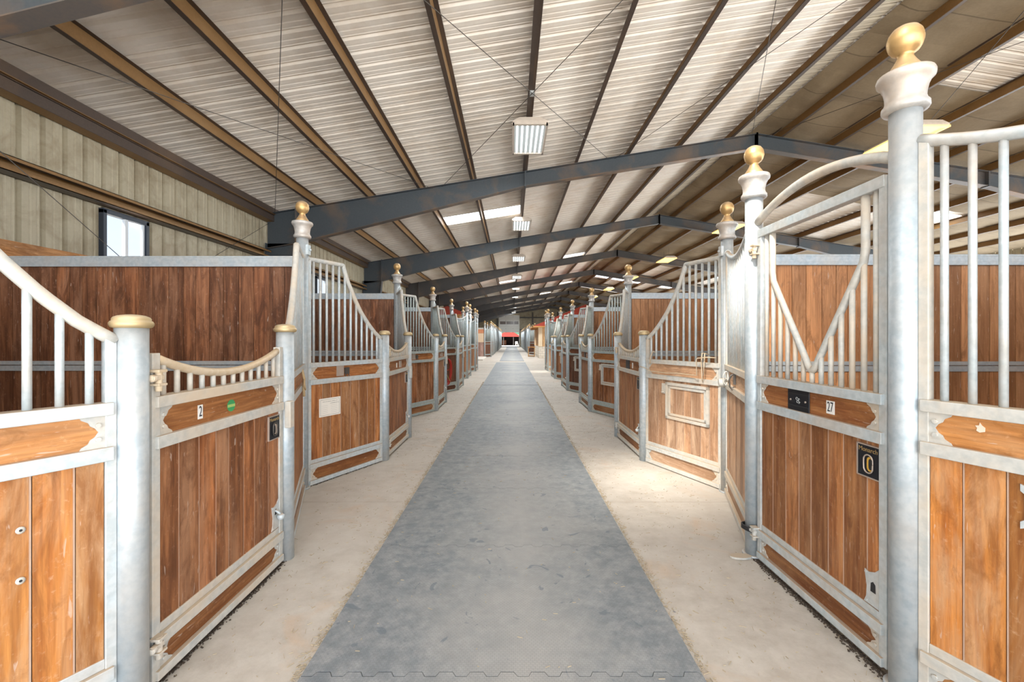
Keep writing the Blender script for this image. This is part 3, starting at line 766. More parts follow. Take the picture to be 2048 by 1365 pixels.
def door(P0, P1, kind, label, grp, wood, seed=0, number=None, full=True, plate=None, sticker=False, missing_knob=False):
    # P0 hinge post, P1 lock post; aisle is local -y
    d = Vector((P1[0]-P0[0], P1[1]-P0[1])); L = d.length; rz = math.atan2(d.y, d.x)
    e = empty('stall_door', (P0[0], P0[1], 0), rz, label, 'stall door', grp)
    Lk = round(L, 2); u0, u1 = .078, L-.07; W, WH = wood; hS = 1.465 if kind == 'low' else 2.27; st = .042
    def frame(mb):
        mb.box(u0, u0+st, -.022, .022, .03, hS); mb.box(u1-st, u1, -.022, .022, .03, hS if kind == 'high' else 1.47)
        for (a, b_) in ((.03, .072), (R_BASE1, R_MID), (R_PL, R_T1), (R_S0, R_S1)): mb.box(u0+.014, u1-.014, -.036, .036, a, b_)
        mb.box(u0+st, u1-st, -.018, .018, R_MID, R_ANG)
        if kind == 'high': mb.box(u0+.01, u1-.01, -.026, .026, 2.22, 2.275)
    G = GALV_SHADE if seed >= 2 else GALV_WHITE if kind == 'low' else GALV
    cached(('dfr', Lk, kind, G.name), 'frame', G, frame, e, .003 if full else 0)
    a0, a1 = u0+st, u1-st; um = (u0+u1)/2
    if kind == 'low':
        def prof(t): return 1.445-.4*t*(1-t)
        cached(('dtr', Lk), 'curved_top_rail', GALV_TAN, lambda mb: mb.tube([(a0-.01+(a1-a0+.02)*k/20, 0, prof(k/20)) for k in range(21)], .021, 10), e)
        nb = 12
        if full:
            for k in range(nb):
                u = a0+(a1-a0)*(k+.5)/nb; h = prof((u-a0)/(a1-a0))
                cached(('dbar', Lk, k), 'grille_bar', GALV_WHITE, lambda mb: mb.tube([(u, 0, R_S1-.01), (u, 0, h-.01)], .0125, 8), e)
        else:
            def bars(mb):
                for k in range(nb):
                    u = a0+(a1-a0)*(k+.5)/nb; mb.tube([(u, 0, R_S1-.01), (u, 0, prof((u-a0)/(a1-a0))-.01)], .0125, 5)
            cached(('dbars', Lk), 'grille', GALV, bars, e)
    else:
        # V shaped opening
        va, vb = a0+.1, a1-.1; vz = 1.34; vk = 1.93
        pts = [(va, 0, 2.225), (va, 0, vk+.03), (va+.012, 0, vk-.03)]
        lowl = (um-.05, 0, vz+.065); lowr = (um+.05, 0, vz+.065)
        pts += [lowl, (um-.028, 0, vz+.025), (um-.01, 0, vz+.008), (um+.01, 0, vz+.008), (um+.028, 0, vz+.025), lowr, (vb-.012, 0, vk-.03), (vb, 0, vk+.03), (vb, 0, 2.225)]
        cached(('v', Lk, full), 'v_rail', GALV_WHITE, lambda mb: mb.tube(pts, .019, 10 if full else 5), e)
        def vh(u):
            x = abs(u-um); half = um-va
            if x >= half-.005: return 2.225
            return vz+.01+(vk-vz)*max(0, (x-.03))/(half-.03)
        nb = 13; us = [a0+(a1-a0)*(k+.5)/nb for k in range(nb)]
        if full:
            for k, u in enumerate(us):
                if abs(u-va) < .03 or abs(u-vb) < .03: u = u+(.035 if u > um else -.035)*0
                h = vh(u)
                cached(('vbar', Lk, k), 'grille_bar', GALV_WHITE, lambda mb: mb.tube([(u, 0, R_S1-.01), (u, 0, h)], .0135, 10), e)
        else:
            def bars(mb):
                for u in us: mb.tube([(u, 0, R_S1-.01), (u, 0, vh(u))], .0135, 5)
            cached(('vbars', Lk), 'grille', GALV, bars, e)
    sk = seed % 5
    cached(('dpl', Lk, W.name, sk), 'plank_panel', [W, GROOVE, BLACKR], planks_fn(a0-.003, a1+.003, R_ANG-.03, R_PL+.01, seed=sk+50), e)
    cached(('dub', Lk, WH.name), 'upper_board', WH, lambda mb: mb.box(a0-.003, a1+.003, -.011, .011, R_T1-.01, R_S0+.01, 0, .45), e)
    cached(('dbb', Lk, WH.name), 'base_board', WH, lambda mb: mb.box(a0-.003, a1+.003, -.011, .011, .06, R_BASE1+.01, 0, .1), e)
    if full:
        for (u, dn) in ((a0, 1), (a1, -1)):
            cached(('dbk1', Lk, dn), 'corner_bracket', GALV_WHITE, bracket_fn(u, R_T1, .125, dn, -1), e)
            cached(('dbk2', Lk, dn), 'corner_bracket', GALV_WHITE, bracket_fn(u, .07, .105, dn, -1), e)
        # hinges: strap, pin and collar reaching to the post
        for zz in ((1.36, .2) if kind == 'low' else (2.14, .2)):
            def hg(mb, zz=zz):
                up_ = 1 if zz > 1 else -1
                mb.box(.035, u0+.02, -.058, -.034, zz-.01, zz+.01); mb.tube([(.04, -.046, zz-.002), (.06, -.046, zz-.002)], .016, 10)
                mb.tube([(u0+.005, -.045, zz-.06), (u0+.005, -.045, zz+.035)], .014, 12)
                mb.box(u0-.016, u0+.03, -.064, -.02, zz+.022, zz+.034); mb.box(u0-.016, u0+.03, -.064, -.02, zz-.036, zz-.026)
            cached(('hg', kind, zz), 'hinge', GALV_TAN if zz > 1 else GALV_WHITE, hg, e, .002)
        # lock plate
        lx0, lx1 = a1-.125, a1+.002; lz0, lz1 = .87, 1.02
        lp = cached(('lp', Lk), 'lock_plate', [BLACK, PLATE], lambda mb: (mb.box(lx0, lx1, -.02, -.012, lz0, lz1, 0), mb.box(lx0-.003, lx0+.004, -.022, -.012, lz0-.003, lz1+.003, 1), mb.box(lx0, lx1, -.022, -.012, lz0-.004, lz0+.002, 1), mb.box(lx0, lx1, -.022, -.012, lz1-.002, lz1+.004, 1)), e)
        lp['label'] = 'black lock plate with oval recess'
        lxm = (lx0+lx1)/2+.005; lzm = (lz0+lz1)/2-.012
        ov = [(lxm+.026*math.cos(a), lzm+(.017 if True else 0)*math.copysign(1, math.sin(a))*(1 if abs(math.sin(a)) > 1e-6 else 0)+.026*math.sin(a)) for a in [2*PI*k/24 for k in range(24)]]
        cached(('lr', Lk), 'recess_ring', DARKSTEEL if kind == 'low' else PLATE, lambda mb: mb.tube([(p, -.024, q) for p, q in ov+[ov[0], ov[1]]], .0035, 6), lp)
        cached(('lc', Lk, kind), 'latch_recess', YELLOWB if kind == 'high' else PLATE, lambda mb: (mb.prism([(lxm+(p-lxm)*.6+.006, lzm+(q-lzm)*.8) for p, q in ov], -.0225, -.018)), lp)
        cached(('lc2', Lk, kind), 'latch_opening', BLACKR, lambda mb: (mb.prism([(lxm+(p-lxm)*.38+.0+(.011 if kind == 'high' else -.006), lzm+(q-lzm)*.62) for p, q in ov], -.0232, -.0226)), lp)
        if seed < 3: text_mesh('Monarch', .031, GOLD, lp, ((lx0+lx1)/2, -.0205, lz1-.022), 'lettering', 1.0, .0006)
        # kick latch plate with knob
        def kp(mb):
            z0 = R_ANG+.005
            P = [(a1, z0), (a1, z0+.19), (a1-.025, z0+.165), (a1-.06, z0+.15), (a1-.085, z0+.155), (a1-.08, z0+.125), (a1-.072, z0+.08), (a1-.075, z0+.03), (a1-.088, z0)]
            mb.prism(P[::-1], -.018, -.0125)
            for (p, q) in ((a1-.075, z0+.145), (a1-.073, z0+.012)): mb.tube([(p, -.017, q), (p, -.022, q)], .006, 8)
        kk = cached(('kp', Lk), 'kick_latch_plate', GALV, kp, e)
        if not missing_knob:
            cached(('kn', Lk), 'kick_latch_knob', GALV, lambda mb: (mb.lathe([(.004, -.024), (.016, -.02), (.023, -.006), (.022, .008), (.012, .016), (.004, .018)], 16, 0, (a1-.03, -.045, R_ANG+.085)), mb.tube([(a1-.045, -.018, R_ANG+.13), (a1-.04, -.04, R_ANG+.11), (a1-.03, -.045, R_ANG+.095)], .008, 8)), kk)
            cached(('ko', Lk), 'latch_opening', BLACKR, lambda mb: mb.prism([(a1-.055, R_ANG+.1), (a1-.03, R_ANG+.1), (a1-.032, R_ANG+.13), (a1-.04, R_ANG+.14), (a1-.05, R_ANG+.13)], -.0185, -.018), kk)
        else:
            cached(('ko2', Lk), 'latch_opening', BLACKR, lambda mb: mb.prism([(a1-.05, R_ANG+.07), (a1-.02, R_ANG+.07), (a1-.022, R_ANG+.11), (a1-.035, R_ANG+.12), (a1-.048, R_ANG+.11)], -.0185, -.018), kk)
    return e, a0, a1

# ------------------------------------------------------------------ stalls
Lg, Rg = 'left row', 'right row'
def mk_stall(side, n, y0, offa, offb, xt, xd, kind, wn, wd, wf, full=True, hatch=False, names=None, number=None, pitch=3.66, tall=True):
    row = 'left row' if side < 0 else 'right row'
    st = names
    P0 = (side*xt, y0); P3 = (side*xt, y0+pitch); A = (side*xd, y0+offa); B = (side*xd, y0+offb)
    gp = 'side panels of %s stalls' % ('left' if side < 0 else 'right')
    seed = (n*2+(0 if side < 0 else 1))
    s_near = -1 if side < 0 else 1; s_far = 1 if side < 0 else -1
    k = 'slope' if kind == 'low' else 'sag'
    desc = 'barred panel with sloping top rail' if kind == 'low' else 'tall barred panel with dipping rail'
    out = {}
    out['near'] = side_panel(P0, A, s_near, k, '%s before the door of %s' % (desc, st), gp, wn, seed, full, hatch)
    out['far'] = side_panel(P3, B, s_far, k, '%s beyond the door of %s' % (desc, st), gp, wf, seed, full)
    hp, lp = (A, B) if side < 0 else (B, A)
    if kind == 'low':
        out['door'] = door(hp, lp, 'low', 'low wooden stall door with curved barred top, %s' % st, 'low stall doors', wd, n, number, full)
        short_post(A[0], A[1], 'short brass-capped post, near side of door of %s' % st, 'short capped posts', full)
        short_post(B[0], B[1], 'short brass-capped post, far side of door of %s' % st, 'short capped posts', full, (1, -1) if side < 0 else None)
    else:
        out['door'] = door(hp, lp, 'high', 'tall stall door with V opening in its bars, %s' % st, 'tall stall doors', wd, n, number, full, missing_knob=(number == '27'))
        tall_post(A[0], A[1], 'tall ball-topped post, near side of door of %s' % st, 'tall finial posts', 0, full)
        tall_post(B[0], B[1], 'tall ball-topped post, far side of door of %s' % st, 'tall finial posts', 0, full)
        m_ = MB(); pts = []
        for q in range(17):
            t = q/16; y = A[1]+.05+(B[1]-A[1]-.1)*t; pts.append((A[0], y, 2.335+.12*math.sin(PI*t)**.8))
        m_.tube(pts, .026, 12 if full else 6)
        prop(m_.build('door_arch_rail', GALV_WHITE), 'arched galvanized rail above the door of %s' % st, 'arch rail')
    return out, P0, P3

OR = (W_OR, W_OR_H); RE = (W_RED, W_RED_H); MI = (W_MID, W_MID_H); PA = (W_PALE, W_PALE_H); DK = (W_DARK, W_DARK_H)
NM_L = ['left stall numbered 2', 'second left stall', 'third left stall', 'fourth left stall (red hose)', 'fifth left stall', 'sixth left stall']
NM_R = ['right stall numbered 27', 'second right stall', 'third right stall', 'fourth right stall', 'fifth right stall', 'sixth right stall']
LS = []
LS.append(mk_stall(-1, 0, .76, 1.04, 2.26, 2.13, 1.575, 'low', OR, RE, MI, names=NM_L[0], number='2'))
LS.append(mk_stall(-1, 1, 4.42, 1.045, 2.28, 2.13, 1.60, 'low', MI, RE, MI, names=NM_L[1]))
LS.append(mk_stall(-1, 2, 8.08, 1.08, 2.3, 2.13, 1.60, 'low', RE, MI, RE, names=NM_L[2]))
LS.append(mk_stall(-1, 3, 11.74, 1.1, 2.33, 2.13, 1.60, 'low', DK, MI, RE, names=NM_L[3]))
LS.append(mk_stall(-1, 4, 15.4, 1.08, 2.3, 2.13, 1.70, 'high', MI, MI, MI, names=NM_L[4]))
LS.append(mk_stall(-1, 5, 19.06, 1.08, 2.3, 2.13, 1.70, 'high', MI, MI, MI, names=NM_L[5]))
RS = []
RS.append(mk_stall(1, 0, .67, 1.22, 2.40, 2.15, 1.715, 'high', OR, MI, PA, names=NM_R[0], number='27'))
RS.append(mk_stall(1, 1, 4.33, 1.11, 2.44, 2.15, 1.66, 'low', PA, MI, RE, names=NM_R[1], hatch=True))
RS.append(mk_stall(1, 2, 7.99, 1.11, 2.36, 2.15, 1.66, 'low', RE, MI, RE, names=NM_R[2], hatch=True))
RS.append(mk_stall(1, 3, 11.65, 1.11, 2.36, 2.15, 1.66, 'low', DK, RE, RE, names=NM_R[3], hatch=True))
RS.append(mk_stall(1, 4, 15.31, 1.11, 2.36, 2.15, 1.66, 'low', RE, RE, PA, names=NM_R[4], hatch=True))
RS.append(mk_stall(1, 5, 18.97, 1.11, 2.36, 2.15, 1.70, 'high', PA, PA, PA, names=NM_R[5]))
# divider posts and partitions
def partition(x0, x1, y, W, label, grp='plank partitions between stalls', seed=0, full=True):
    e = empty('stall_partition', (x0, y, 0), 0 if x1 > x0 else PI, label, 'stall partition', grp)
    L = abs(x1-x0); Lk = round(L, 2)
    def top(mb):
        mb.box(.05, L, -.03, .03, 2.27, 2.345); mb.box(.05, L, -.035, -.02, 2.255, 2.29); mb.box(.05, L, .02, .035, 2.255, 2.29); mb.box(.05, L, -.022, .022, 2.345, 2.365)
    cached(('pt', Lk), 'top_channel', GALV_POST, top, e, .003 if full else 0)
    cached(('pm', Lk), 'mid_rail', GALV_POST, lambda mb: (mb.box(.05, L, -.024, .024, 1.20, 1.255), mb.box(.05, L, -.03, .03, 1.262, 1.30)), e)
    cached(('pb', Lk), 'bottom_channel', GALV_POST, lambda mb: mb.box(.05, L, -.03, .03, .01, .08), e)
    cached(('pp', Lk, W.name, seed % 4), 'plank_panel', [W, GROOVE, BLACKR], planks_fn(.06, L, .04, 2.28, .015, .138, seed=90+seed % 4), e)
    return e
for k in range(7):
    y = .76+3.66*k
    nm = 'between %s and %s left stalls' % (('first', 'second', 'third', 'fourth', 'fifth', 'sixth')[max(0, k-1)], ('first', 'second', 'third', 'fourth', 'fifth', 'sixth', 'end')[min(k, 5)])
    if k == 0: nm = 'at the near end of the left row'
    if k == 6: nm = 'at the end of the left row by the cross aisle'
    tall_post(-2.13, y, 'tall ball-topped post %s' % nm, 'tall finial posts', 1)
    partition(-2.13, -6.15, y, W_DIV_L, 'dark red-brown plank partition %s' % nm, seed=k)
    y = .67+3.66*k
    nm = nm.replace('left', 'right')
    tall_post(2.15, y, 'tall ball-topped post %s' % nm, 'tall finial posts', -1)
    partition(2.15, 6.35, y, W_DIV_R if k < 3 else W_MID, 'warm brown plank partition %s' % nm, seed=k+1)
for (x, y0, y1, lab) in ((-6.22, -.5, 22.7, 'dark plank wall along the back of the left stalls'), (6.42, -.5, 22.7, 'brown plank wall along the back of the right stalls')):
    e = empty('stall_back_wall', (x, y0, 0), PI/2, lab, 'stall back wall')
    L = y1-y0
    planks_ = MB(); planks_fn(0, L, .02, 2.27, .015, .14, seed=5)(planks_); planks_.build('plank_panel', [W_DIV_L, GROOVE, BLACKR], e)
    MB().box(0, L, -.03, .03, 2.27, 2.35).build('top_channel', GALV_POST, e)

# ---- accessories on the near stalls
def on(parent_e, name, fn, mats, label=None, cat=None, grp=None, bevel=0, top=True):
    """a thing of its own that hangs on a panel: built in the panel's frame, placed by the panel's transform"""
    m_ = MB(); fn(m_); o = m_.build(name, mats, None, bevel)
    o.location = parent_e.location; o.rotation_euler = parent_e.rotation_euler
    prop(o, label, cat, grp); return o
# door 2
d2, a0, a1 = LS[0][0]['door']
c = MB().box(a0+.243, a0+.277, -.0128, -.011, 1.125, 1.195).build('number_plate', WHITE, d2); c['label'] = 'small white number card'
text_mesh('2', .075, INK, c, (a0+.26, -.0135, 1.16), 'numeral', .62, .0005)
o = MB().tube([(a0+.50, -.011, 1.155), (a0+.50, -.0135, 1.155)], .033, 24).build('round_sticker', GREEN, d2); o['label'] = 'round green sticker'
MB().box(a0+.468, a0+.532, -.0142, -.0136, 1.147, 1.162).build('sticker_band', LIME, o)
# door 27
d27, b0, b1 = RS[0][0]['door']
um = (b0+b1)/2
c = MB().box(b0+.285, b0+.475, -.019, -.012, R_T1-.004, R_S0+.002).build('name_plate', BLACK, d27, .003); c['label'] = 'black nameplate with silver emblem'
MB().box(b0+.29, b0+.47, -.021, -.018, R_S0-.03, R_S0-.024).box(b0+.29, b0+.47, -.021, -.018, R_T1+.024, R_T1+.03).build('raised_edge', BLACKR, c)
em_ = MB()
for (p, q, r_) in ((b0+.372, 1.172, .008), (b0+.39, 1.168, .006), (b0+.38, 1.155, .008), (b0+.395, 1.15, .005)):
    em_.tube([(p+r_*math.cos(t*.8), -.0205, q+r_*math.sin(t*.8)) for t in range(7)], .0014, 6)
em_.build('emblem', REFL, c)
bl = MB()
for p in (b0+.315, b0+.447): bl.tube([(p, -.018, 1.16), (p, -.023, 1.16)], .006, 8)
bl.build('screw', PLATE, c)
c = MB().box(b0+.603, b0+.662, -.0128, -.011, 1.125, 1.195).build('number_plate', WHITE, d27); c['label'] = 'white number card'
text_mesh('27', .075, INK, c, (b0+.632, -.0135, 1.16), 'numeral', .6, .0005)
# metal plates / cards on other doors
for i in (1, 2, 3):
    dd, p0, p1 = LS[i][0]['door']
    MB().box(p0+.4, p0+.44, -.0135, -.011, 1.125, 1.19).build('number_plate', WHITE, dd)
    MB().box(p0+.54, p0+.66, -.019, -.011, 1.115, 1.21).build('name_plate', PLATE, dd, .003)
for i in (1, 2, 3, 4):
    dd, p0, p1 = RS[i][0]['door']
    MB().box(p0+.42, p0+.6, -.019, -.011, R_T1, R_S0).build('name_plate', BLACK, dd, .003)
    MB().box(p0+.72, p0+.765, -.0135, -.011, 1.12, 1.195).build('number_plate', WHITE, dd)
# tie ring plates on upper boards of left near panels
for i in (1, 2):
    pe, u0, u1 = LS[i][0]['near']
    m_ = MB(); m_.box(u0+.36, u0+.46, -.02, -.012, R_T1+.01, R_S0).build('clip_plate', PLATE, pe, .002)
    r_ = [(u0+.50+.028*math.cos(t*.55), -.028, 1.10+.034*math.sin(t*.55)) for t in range(13)]
    on(pe, 'snap_ring', lambda mb: (mb.tube(r_, .005, 6), mb.box(u0+.47, u0+.53, -.03, -.012, 1.13, 1.2)), DARKSTEEL, 'rusty snap clip and ring hanging on the panel of the %s' % NM_L[i], 'ring', 'snap clips')
# paper notice
pe, u0, u1 = LS[1][0]['near']
def pap(mb): mb.box(.19, .47, -.0145, -.0125, .69, .885)
o = on(pe, 'paper_notice', pap, PAPER, 'white printed paper form pinned on planks of the second left stall', 'notice')
m_ = MB()
for (a, b_, z0, z1) in ((.205, .455, .868, .872), (.205, .455, .702, .706), (.205, .209, .702, .872), (.451, .455, .702, .872)): m_.box(a, b_, -.0152, -.0146, z0, z1)
for z in (.805, .785, .765, .745, .725): m_.box(.22, .30, -.0151, -.0146, z, z+.0015); m_.box(.34, .43, -.0151, -.0146, z, z+.0015)
m_.build('printed_border', INKG, o)
m_ = MB(); rr = random.Random(3)
for (z, a, b_) in ((.848, .235, .43), (.826, .33, .44)):
    u = a
    while u < b_:
        l_ = .006+.012*rr.random(); m_.box(u, u+l_, -.0152, -.0146, z-.003, z+.004*rr.random()+.001); u += l_+.004
m_.build('handwriting', INKG, o)
# red hose on fourth left stall
pe, u0, u1 = LS[3][0]['near']
rr = random.Random(5)
def hose(mb):
    pts = []
    for k in range(9):
        cx = (u0+u1)/2+.04+.03*rr.uniform(-1, 1); w_ = .13+.09*rr.random(); top = .93+.02*rr.random(); bot = .2+.14*rr.random() if k else .62
        for q in range(28):
            a = PI/2+2*PI*q/28
            x = cx+w_*math.cos(a)*(1 if math.sin(a) > -.2 else 1.0); z = (top+bot)/2+(top-bot)/2*math.sin(a)
            pts.append((x, -.03-.006*(k % 4)-.01*math.sin(a*2), z))
    mb.tube(pts, .0095, 6)
o = on(pe, 'coiled_hose', hose, REDHOSE, 'red hose coiled on the dark panel of the fourth left stall', 'hose')
h2 = MB().tube([(u0+.44, -.06, .82), (u0+.45, -.065, .7), (u0+.52, -.065, .5), (u0+.62, -.06, .38), (u0+.7, -.055, .3)], .009, 6).build('yellow_strand', LIMEHOSE, o); h2['label'] = 'yellow-green strand'
MB().tube([(u0+.4, -.03, .86), (u0+.44, -.07, .86), (u0+.52, -.08, .84)], [.016, .02, .012], 8).build('nozzle', PLATE, o)
# wire halter rack on second right stall panel (local aisle side +y)
pe, u0, u1 = RS[1][0]['near']
def wire(mb):
    y = .045
    mb.tube([(u0+.04, y, 1.33), (u0+.1, y+.05, 1.335), (u0+.22, y+.06, 1.32), (u0+.235, y+.06, 1.30), (u0+.235, y+.05, 1.14)] + [(u0+.235+.08*k, y+.02, 1.14-.004*math.sin(k*1.3)-.0012*k) for k in range(1, 10)] + [(u1-.02, y+.02, 1.17), (u1+.04, y+.03, 1.18)], .0055, 6)
    mb.tube([(u0+.16, y-.04, 1.36), (u0+.16, y+.02, 1.37), (u0+.16, y+.03, 1.25), (u0+.17, y+.03, 1.14)], .006, 6)
    mb.tube([(u0+.2, .0, 1.37), (u0+.2, .06, 1.37), (u0+.2, .07, 1.29), (u0+.2, .06, 1.12), (u0+.2, .05, 1.08)], .006, 6)
    mb.tube([(u1-.16, .0, 1.36), (u1-.16, .05, 1.37), (u1-.13, .06, 1.31), (u1-.12, .06, 1.22)], .006, 6)
on(pe, 'wire_hook', wire, GALV_TAN, 'bent wire halter hook across the pale panel of second right stall', 'hook')
# hooks on far panel of stall 27 (aisle side local -y)
pe, u0, u1 = RS[0][0]['far']
for j, uu in enumerate((.17, .56)):
    def hk(mb):
        mb.tube([(u0+uu, -.02, 1.215), (u0+uu, -.045, 1.21), (u0+uu, -.062, 1.17), (u0+uu, -.058, 1.11), (u0+uu, -.04, 1.08), (u0+uu, -.028, 1.11)], .007, 8)
        mb.box(u0+uu-.015, u0+uu+.015, -.03, -.012, 1.13, 1.23)
    on(pe, 'bridle_hook', hk, GALV_WHITE if j == 0 else DARKSTEEL, ('pale' if j == 0 else 'rusty') + ' curved bridle hook on the panel beyond door numbered 27', 'hook')
def cup(mb): mb.tube([(u0+.07, -.03, 1.10), (u0+.07, -.09, 1.095)], [.045, .04], 16)
on(pe, 'bar_socket', cup, GALV_WHITE, 'round capped metal socket beside the pale bridle hook', 'socket')
# rope tied on far panel of stall 2 (aisle side local +y)
pe, u0, u1 = LS[0][0]['far']
def rp(mb):
    mb.tube([(u0+.42, .03, 1.24), (u0+.44, .05, 1.16), (u0+.43, .045, 1.08), (u0+.46, .05, 1.0)], .012, 8)
    mb.tube([(u0+.44, .05, 1.16), (u0+.48, .055, 1.11), (u0+.44, .06, 1.06), (u0+.41, .05, 1.1), (u0+.44, .05, 1.15)], .009, 8)
on(pe, 'tied_rope', rp, ROPE, 'frayed tan rope knotted beyond door numbered 2', 'rope')
# steel latch dish on near right panel
pe, u0, u1 = RS[0][0]['near']
def dish(mb):
    c0, c1 = u1-.62, u1-.3
    mb.prism([(c0, .86), (c1-.02, .86), (c1, .85), (c1, .875), (c1-.012, .885), (c1-.016, .93), (c1-.012, .975), (c1, .985), (c1, 1.01), (c1-.02, 1.0), (c0, 1.0)][::-1], .0125, .02)
    mb.tube([(c0, .03, .905), (c1-.05, .026, .905)], [.022, .006], 10)
on(pe, 'steel_push_plate', dish, GALV, 'embossed steel plate screwed to the orange planks right of stall 27 post', 'plate')
pe, u0, u1 = LS[0][0]['near']
for zz in (.86, .684):
    q = MB().lathe([(.004, 0), (.0125, .0), (.0125, .004), (.005, .005)], 14).build('bolt_washer', GALV_WHITE, pe)
    q.location = (.861, -.0125, zz); q.rotation_euler = (PI/2, 0, 0)
    q2 = MB().lathe([(.001, 0), (.0045, .0), (.0045, .002)], 10).build('bolt_hole', BLACKR, q); q2.location = (0, 0, .0045)
pe, u0, u1 = RS[0][0]['near']
MB().prism([(1.036, 1.175), (1.05, 1.17), (1.06, 1.176), (1.057, 1.186), (1.063, 1.195), (1.052, 1.197), (1.05, 1.208), (1.044, 1.198), (1.035, 1.19)], .0105, .0135).build('chipped_patch', flat('bare_chip', (.72, .6, .48), .8), pe)
# rubber tie band at foot of stall 27 hinge post + shoe plate
m_ = MB()
for k in range(3):
    m_.tube([(1.70+.064*math.cos(t*.42), 3.07+.064*math.sin(t*.42), .185+.012*k+.004*math.sin(t)) for t in range(16)], .006, 6)
prop(m_.build('tie_band', BLACKR), 'dark band wrapped round the foot of the far post of stall 27', 'band')
prop(MB().prism([(1.595+.075*math.cos(t*PI/8)*(1.0), 3.02+.035*math.sin(t*PI/8)) for t in range(16)], .003, .017, axis='z').build('floor_stop', GALV_WHITE), 'oval steel door stop on the concrete beside the stall 27 post', 'door stop')

# ------------------------------------------------------------------ far stall block beyond the cross aisle
for k in range(11):
    y0 = 34.4+3.66*k
    if y0+3.66 > 77: break
    nm = '%s far left stall' % ('first' if k == 0 else ORD[k])
    mk_stall(-1, k+30, y0, 1.1, 2.4, 2.13, 1.70, 'high', DK if k == 0 else MI, MI, MI, False, names=nm)
    tall_post(-2.13, y0, 'tall finial post at the start of %s' % nm, 'tall finial posts', 0, False)
    if k: partition(-2.13, -6.15, y0, W_DIV_L, 'plank partition at the start of %s' % nm, seed=k, full=False)
for k in range(10):
    y0 = 39.7+3.66*k
    if y0+3.66 > 77: break
    nm = '%s far right stall' % ('first' if k == 0 else ORD[k])
    mk_stall(1, k+30, y0, 1.1, 2.4, 2.15, 1.70, 'high', DK if k == 0 else MI, MI, MI, False, names=nm)
    tall_post(2.15, y0, 'tall finial post at the start of %s' % nm, 'tall finial posts', 0, False)
    partition(2.15, 6.35, y0, W_DIV_R, 'plank partition at the start of %s' % nm, seed=k, full=False)
# painted end partition at the start of far left block
e = empty('end_partition', (-2.2, 34.35, 0), PI, 'end partition with orange, cream and weathered wood bands by cross aisle', 'partition')
L = 3.9
planks_ = MB(); planks_fn(0, L, .03, 1.2, .015, .14, seed=3)(planks_); planks_.build('plank_panel', [wood_mat('weathered_pink_wood', (.4, .22, .18), (.56, .38, .32), (.62, .5, .44), .7), GROOVE, BLACKR], e)
MB().box(0, L, -.015, .015, 1.21, 1.92).build('cream_panel', flat('cream_board', (.72, .56, .4), .8, var=.05), e)
MB().box(0, L, -.015, .015, 1.93, 2.24).build('orange_panel', flat('orange_board', (.6, .24, .12), .7, var=.1), e)
MB().box(0, L, -.03, .03, 2.24, 2.36).build('top_channel', GALV_WHITE, e)
prop(MB().box(-2.95, -1.95, 29.6, 33.9, .004, .1).build('concrete_step', flat('pale_concrete', (.66, .63, .58), .85, var=.08), None, .01), 'low pale concrete step on the left of the cross aisle', 'step')

# ------------------------------------------------------------------ kiosk with red roof (right of the cross aisle), and its twin on the left
STONE, nt, b = mat('cream_stone_blocks')
v = mapping(nt, (1, 1, 1)); br = N(nt, 'ShaderNodeTexBrick'); br.inputs['Scale'].default_value = 1
br.inputs['Brick Width'].default_value = .3; br.inputs['Row Height'].default_value = .18; br.inputs['Mortar Size'].default_value = .008
br.inputs['Color1'].default_value = (.68, .6, .5, 1); br.inputs['Color2'].default_value = (.76, .7, .6, 1); br.inputs['Mortar'].default_value = (.42, .36, .3, 1)
mpv = N(nt, 'ShaderNodeMapping'); mpv.inputs['Rotation'].default_value = (PI/2, 0, 0); nt.links.new(v, mpv.inputs[0]); nt.links.new(mpv.outputs[0], br.inputs['Vector'])
nt.links.new(br.outputs['Color'], b.inputs['Base Color']); b.inputs['Roughness'].default_value = .85
REDROOF = flat('red_roof_metal', (.3, .035, .018), .5, var=.12)
PLASTER = flat('cream_plaster', (.75, .6, .42), .8, var=.06)
